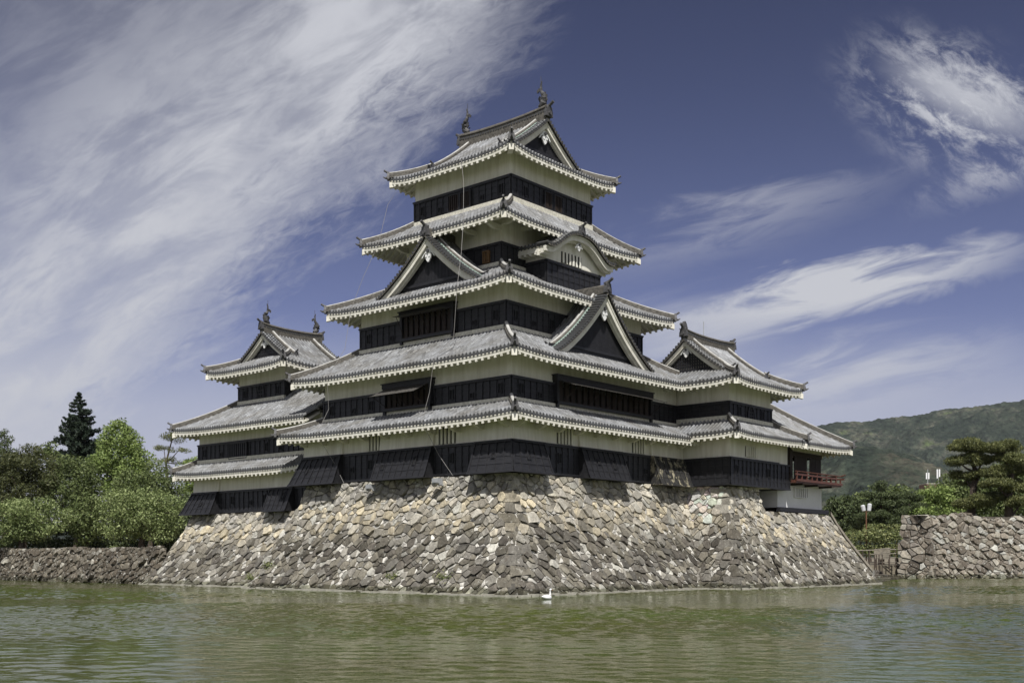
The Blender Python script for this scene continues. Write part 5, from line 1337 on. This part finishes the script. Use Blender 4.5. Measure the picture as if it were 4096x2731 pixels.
broadleaf('green tree rising behind the trained pine', 3830, 1900, 2090, 190, 138, PR, L_MID, 139, ncl=34, leaf=.36, group=gr)
broadleaf('tall green tree behind the wide pine at the right edge', 4070, 1775, 2080, 200, 134, PR, L_MID, 140, ncl=36, leaf=.36, group=gr)
broadleaf('green tree filling the gap between the two pines', 3955, 1880, 2090, 170, 130, PR, L_MID, 141, ncl=30, leaf=.34, group=gr)
for i, (px, y, w_, d, lab) in enumerate(((3330, 2010, 150, 170, 'distant pale green tree just right of the pavilion wall'), (3480, 1955, 200, 185, 'distant rounded tree crown above the round evergreens'), (3680, 1950, 170, 180, 'distant green tree crown left of the aerial masts'))):
    broadleaf(lab, px, y, y+190, w_, d, 1.5, L_MID, 150+i, ncl=28, leaf=.5, dens=8, group='distant trees on the right')
hedge('clipped flowering shrub hedge behind the low bamboo fence', 3412, 3600, 2118, 2225, 117, 1.3, L_HEDGE, 145, thick=3.0)
hedge('upper clipped hedge with bare purplish stems behind the lamp post', 3470, 3608, 2092, 2125, 121, 1.6, L_HEDGE, 146)

# -------- lamp, fence, swan, floodlights, weeds
p = at(3465, 2130, 118)
lamp = thing('lamp_post', 'thin rusty lamp post with two white lamp heads among the hedges', 'lamp post', (p.x, p.y, 1.3))
mb = MB(); mb.tube([(p.x, p.y, 1.2), (p.x, p.y, at(0, 2048, 118).z)], .07, 7); mb.build('pole', RUST, lamp)
zt_ = at(0, 2045, 118).z
for sx, tilt, hs in ((-.24, -.22, .75), (.28, .12, 1.05)):
    q = Vector((p.x+RX*sx, p.y+RY*sx, zt_)); mb = MB(); ax = Vector((RX*tilt, RY*tilt, 1)).normalized()
    mb.tube([q, q+ax*.1, q+ax*(.25+.5*hs), q+ax*(.35+.5*hs)], [.12, .21, .24, .12], 10); mb.build('lamp_head', METAL2, lamp)
mb = MB(); mb.beam((p.x-RX*.3, p.y-RY*.3, zt_), (p.x+RX*.3, p.y+RY*.3, zt_), .06, .06); mb.build('cross_arm', RUST, lamp)
fa, fb = at(3428, 2205, 112), at(3585, 2190, 111)
fence = thing('bamboo_fence', 'low fence of weathered horizontal poles at the top of the stone steps', 'fence', (fa.x, fa.y, 1.3))
mb = MB()
for k in range(4): 
    z = 1.55+k*.42; mb.tube([(fa.x+.4*(3-k), fa.y, z), (fb.x, fb.y, z+.12)], .055, 6)
mb.build('rail', GREYWOOD, fence)
for i in range(7):
    t = i/6; mb = MB(); x, y = fa.x+(fb.x-fa.x)*t, fa.y+(fb.y-fa.y)*t; mb.tube([(x, y+.08, 1.1), (x, y+.08, 2.95)], .06, 6); mb.build('post', BARK, fence)
g0, g1 = at(3497, 2240, 108.5), at(3560, 2235, 108.5)
gate = thing('wooden_screen', 'dark wooden screen of thin laths on posts beside the end of the right wall', 'screen', (g0.x, g0.y, 1.0))
mb = MB()
for i in range(34):
    t = i/33; x, y = g0.x+(g1.x-g0.x)*t, g0.y+(g1.y-g0.y)*t; mb.box(x-.02, x+.02, y-.02, y+.02, 1.95, 2.95+.15*t)
for z in (2.1, 2.5, 2.9): mb.beam((g0.x, g0.y-.03, z), (g1.x, g1.y-.03, z+.1), .04, .05)
mb.build('laths', GREYWOOD, gate)
for t in (0.02, .14, .3, .5, .97):
    mb = MB(); x, y = g0.x+(g1.x-g0.x)*t, g0.y+(g1.y-g0.y)*t; mb.tube([(x, y, .6), (x, y, 2.4)], .06, 6); mb.build('post', BARK, gate)

sp = at(2187, 2400, 56.3); sp.z = 0
swan = thing('swan', 'white swan floating by the foot of the stone base, neck upright', 'swan', (sp.x, sp.y, 0))
fr = Vector((RX*.75+FX*.66, RY*.75+FY*.66, 0)).normalized(); sd_ = Vector((fr.y, -fr.x, 0))
mb = MB(); rings = []
prof = [(-.40, .16, .02, .015), (-.33, .145, .10, .05), (-.2, .12, .17, .11), (0, .11, .20, .145), (.16, .10, .18, .145), (.27, .10, .125, .11), (.33, .11, .06, .06)]
for (a, zc, rw, rh) in prof:
    c_ = sp+fr*a*.85+Vector((0, 0, zc)); rings.append([tuple(c_+sd_*(rw*math.cos(2*math.pi*k/12))+Vector((0, 0, rh*math.sin(2*math.pi*k/12)))) for k in range(12)])
V_ = sum(rings, []); mb.add(V_, [(i*12+k, i*12+(k+1) % 12, (i+1)*12+(k+1) % 12, (i+1)*12+k) for i in range(6) for k in range(12)]+[tuple(range(11, -1, -1)), tuple(72+k for k in range(12))])
def nk(a, z): return sp+fr*a+Vector((0, 0, z))
mb.tube([nk(.20, .14), nk(.25, .24), nk(.245, .34), nk(.22, .43), nk(.235, .50), nk(.29, .525), nk(.35, .505)], [.075, .05, .042, .04, .044, .048, .03], 10)
mb.build('body', SWAN, swan, True)
mb = MB(); mb.tube([nk(.35, .505), nk(.43, .475)], [.026, .01], 7); mb.build('beak', ORANGE, swan)

for (px, y, lab) in ((1748, 1921, 'small grey floodlight box on top of the stone base near the corner'), (1482, 1945, 'small grey floodlight box on top of the stone base further left')):
    yy = pxt('W', (-.75, 0, 0, 0), px); d = 64+FX*-.75+FY*yy; z = H+(2225-y)/FPX*d
    fl = thing('floodlight', lab, 'floodlight', (-.75, yy, z), 'floodlight boxes on the stone base')
    mb = MB(); mb.box(-.95, -.60, yy-.27, yy+.27, z-.17, z+.13); mb.box(-.99, -.95, yy-.24, yy+.24, z-.13, z+.10); mb.build('housing', METAL, fl)
    mb = MB(); mb.box(-.62, -.15, yy-.05, yy+.05, z-.30, z-.19); mb.box(-.85, -.6, yy-.32, yy-.28, z-.28, z+.02); mb.box(-.85, -.6, yy+.28, yy+.32, z-.28, z+.02); mb.build('bracket', METAL, fl)
for i, (px, y, lab) in enumerate(((1075, 2262, 'green weed tuft growing low on the left part of the stone base'), (1568, 2308, 'green weed tuft near the water between the left end and the corner'), (1768, 2307, 'small weed tuft near the water left of the corner stones'), (1000, 2310, 'tiny weed at the waterline far left of the base'))):
    best = None
    for k in range(60):
        z = k*.12; x = -3.1*max(0, 1-z/7.12)**1.35; yy = pxt('W', (x-.15, 0, 0, 0), px); d = 64+FX*x+FY*yy; e = abs(H+(2225-y)/FPX*d-z)
        if best is None or e < best[0]: best = (e, x-.15, yy, z)
    _, x, yy, z = best; wd_ = thing('weed', lab, 'weed', (x, yy, z), 'weeds on the stone base')
    rg = np.random.default_rng(i+200); n = 160; C = np.array([x, yy, z])+rg.normal(size=(n, 3))*np.array([.10, .34, .16])
    leaf_object('foliage', C, np.tile([-.7, 0, .7], (n, 1)), .18, .35, L_HEDGE, wd_, 210+i)

# ================================================================== HILLS AND TOWN EDGE
def hill_mat():
    m = mat('wooded_hillside', (0.05, 0.065, 0.03), 0.95); t = m.node_tree; b = t.nodes['Principled BSDF']; g = t.nodes.new('ShaderNodeNewGeometry')
    def nz(s, d=6, r=.6):
        n = t.nodes.new('ShaderNodeTexNoise'); n.inputs['Scale'].default_value = s; n.inputs['Detail'].default_value = d; n.inputs['Roughness'].default_value = r; t.links.new(g.outputs['Position'], n.inputs['Vector']); return n.outputs[0]
    def rp(x, st):
        r = t.nodes.new('ShaderNodeValToRGB'); e = r.color_ramp.elements
        e[0].position = st[0][0]; e[0].color = (*st[0][1], 1); e[1].position = st[-1][0]; e[1].color = (*st[-1][1], 1)
        for p_, c_ in st[1:-1]: q = e.new(p_); q.color = (*c_, 1)
        t.links.new(x, r.inputs[0]); return r.outputs[0]
    a = rp(nz(.010, 7, .62), [(.40, (.018, .024, .019)), (.53, (.030, .037, .028)), (.61, (.060, .061, .049)), (.69, (.060, .077, .036))])
    c_ = rp(nz(.09, 6, .7), [(.34, (.35, .36, .38)), (.66, (1.75, 1.75, 1.65))])
    x = t.nodes.new('ShaderNodeMix'); x.data_type = 'RGBA'; x.blend_type = 'MULTIPLY'; x.inputs[0].default_value = 1; t.links.new(a, x.inputs[6]); t.links.new(c_, x.inputs[7])
    at_ = t.nodes.new('ShaderNodeVertexColor'); at_.layer_name = 'scar'
    y = t.nodes.new('ShaderNodeMix'); y.data_type = 'RGBA'; t.links.new(at_.outputs[0], y.inputs[0]); t.links.new(x.outputs[2], y.inputs[6])
    t.links.new(rp(nz(.12, 6, .7), [(.42, (.055, .06, .035)), (.58, (.20, .15, .115))]), y.inputs[7])
    t.links.new(y.outputs[2], b.inputs['Base Color']); b.inputs['Specular IOR Level'].default_value = .05
    bp = t.nodes.new('ShaderNodeBump'); bp.inputs['Strength'].default_value = .6; bp.inputs['Distance'].default_value = 4
    v = t.nodes.new('ShaderNodeTexVoronoi'); v.inputs['Scale'].default_value = .16; t.links.new(g.outputs['Position'], v.inputs['Vector'])
    iv = t.nodes.new('ShaderNodeMath'); iv.operation = 'SUBTRACT'; iv.inputs[0].default_value = 1; t.links.new(v.outputs[0], iv.inputs[1])
    t.links.new(iv.outputs[0], bp.inputs['Height']); t.links.new(bp.outputs[0], b.inputs['Normal']); return m
def interp(x, tab):
    if x <= tab[0][0]: return tab[0][1]
    for (a, ya), (b, yb) in zip(tab, tab[1:]):
        if x <= b: f = (x-a)/(b-a); return ya+(yb-ya)*f
    return tab[-1][1]
from mathutils import noise as mn
def hills(name, tab, d0, d1, d2, px0, px1, nx, ny, m, rough, seed, scar=None):
    """ridge line (px,y) at distance d1, sloping down to the plain at d0 and behind to d2"""
    V_ = []; sc_ = []
    vis0, vis1 = 3130, 4230; ncoarse = 40
    cols = [px0+(vis0-px0)*i/ncoarse for i in range(ncoarse)]+[vis0+(vis1-vis0)*i/nx for i in range(nx)]+[vis1+(px1-vis1)*i/ncoarse for i in range(ncoarse+1)]
    nx = len(cols)-1
    for j in range(ny+1):
        f = j/ny; d = d0+(d1*1.03-d0)*f/.93 if f <= .93 else d1*1.03+(d2-d1*1.03)*(f-.93)/.07
        for px in cols:
            hr = max(2.0, H+(2225-interp(px, tab))/FPX*d1)
            k = (d-d0)/(d1-d0) if d <= d1 else max(0, 1-(d-d1)/(d2-d1)*.8)
            x = cam.location.x+d*FX+(px-2048)/FPX*d1*RX*(.55+.45*d/d1); y = cam.location.y+d*FY+(px-2048)/FPX*d1*RY*(.55+.45*d/d1)
            P = Vector((x*.0022, y*.0022, seed)); e = min(1, k*2.2)*(1-.93*max(0, (k-.68)/.32) if d <= d1 else .07)
            z = hr*(k**.85)+rough*e*(mn.noise(P)*1.0+(.45-abs(mn.noise(P*2.1))*1.7)*.8+(.3-abs(mn.noise(P*4.6))*1.5)*.5+mn.noise(P*12)*.14)
            if vis0 <= px <= vis1 and d <= d1*1.05:
                v_ = mn.voronoi(Vector((x/13, y/13, 0)))[0][0]; z += (5.5*(1-min(1, v_*1.1))+3.5*mn.noise(Vector((x/30, y/30, 1))))*min(1, k*4)
            V_.append((x, y, z))
            if scar: sc_.append(scar(px, k, P))
    F_ = [(j*(nx+1)+i, j*(nx+1)+i+1, (j+1)*(nx+1)+i+1, (j+1)*(nx+1)+i) for j in range(ny) for i in range(nx)]
    me = bpy.data.meshes.new(name); me.from_pydata(V_, [], F_); me.update()
    ca = me.color_attributes.new('scar', 'FLOAT_COLOR', 'POINT')
    ca.data.foreach_set('color', np.array([(v, v, v, 1) for v in (sc_ or [0]*len(V_))], dtype=np.float32).ravel())
    return tag(link_mesh(name, me, m, None, True), kind='structure')
HM = hill_mat()
hills('hills', [(-1500, 2150), (500, 2140), (1200, 2120), (2300, 1950), (2900, 1830), (3100, 1760), (3271, 1706), (3360, 1687), (3447, 1686), (3555, 1673), (3650, 1664), (3700, 1661), (3751, 1645), (3886, 1627), (3995, 1615), (4096, 1604), (4400, 1575), (5200, 1640), (6500, 2000)], 2250, 3300, 4600, -1500, 6500, 260, 230, HM, 70, 3.3)
hills('hills', [(2500, 2180), (2900, 2060), (3200, 1905), (3330, 1815), (3450, 1795), (3540, 1808), (3640, 1830), (3750, 1870), (3850, 1910), (4000, 1975), (4300, 2060), (5000, 2190)], 1080, 1500, 2100, 2500, 5000, 200, 130, HM, 30, 8.1,
      scar=lambda px, k, P: max(0, min(1, (mn.noise(P*4.5+Vector((4, 1, 0)))*1.6+.15)))*max(0, 1-abs(px-3640)/260)*.6 if k > .25 else 0)
tb = at(3715, 1940, 420)
bld = thing('distant_building', 'distant flat-roofed brown building top with white aerial masts above the trees', 'building', (tb.x, tb.y, 1))
A_ = Vector((RX, RY, 0)); B_ = Vector((FX, FY, 0))
def obox(mb, c, hx, hy, z0, z1): mb.hexa([tuple(Vector((c.x, c.y, z))+A_*sx*hx+B_*sy*hy) for z in (z0, z1) for sx, sy in ((-1, -1), (1, -1), (1, 1), (-1, 1))])
zt2 = at(0, 1938, 420).z
mb = MB(); obox(mb, tb, 2.2, 4, 1, zt2); mb.build('wall', mat('brown_render', (.20, .12, .09), .9, vary=.3), bld)
mb = MB(); obox(mb, tb, 2.4, 4.2, zt2, zt2+.35); mb.build('roof', CONCRETE, bld)
for px in (3711, 3754):
    q = at(px, 1938, 420); mb = MB(); mb.tube([(q.x, q.y, zt2-4 if px > 3730 else zt2), (q.x, q.y, at(0, 1876, 420).z)], .12, 6); ms = mb.build('aerial_mast', METAL, bld)
    mb = MB(); h0, h1 = at(0, 1915 if px < 3730 else 1912, 420).z, at(0, 1890 if px < 3730 else 1876, 420).z
    for a_ in (-.5, .35): obox(mb, q+A_*a_, .2, .2, h0, h1)
    mb.build('antenna_panel', SWAN, ms)

# ================================================================== AIR
mb = MB(); c_ = cam.location+Vector((FX, FY, 0))*2500
obox(mb, c_, 5200, 2700, -2.5, 620)
hz = bpy.data.materials.new('hazy_air'); hz.use_nodes = True; t = hz.node_tree; t.nodes.remove(t.nodes['Principled BSDF'])
pv = t.nodes.new('ShaderNodeVolumePrincipled'); pv.inputs['Density'].default_value = HAZE; pv.inputs['Color'].default_value = (0.80, 0.86, 0.95, 1)
t.links.new(pv.outputs[0], t.nodes['Material Output'].inputs['Volume'])
tag(mb.build('haze', hz), kind='stuff')
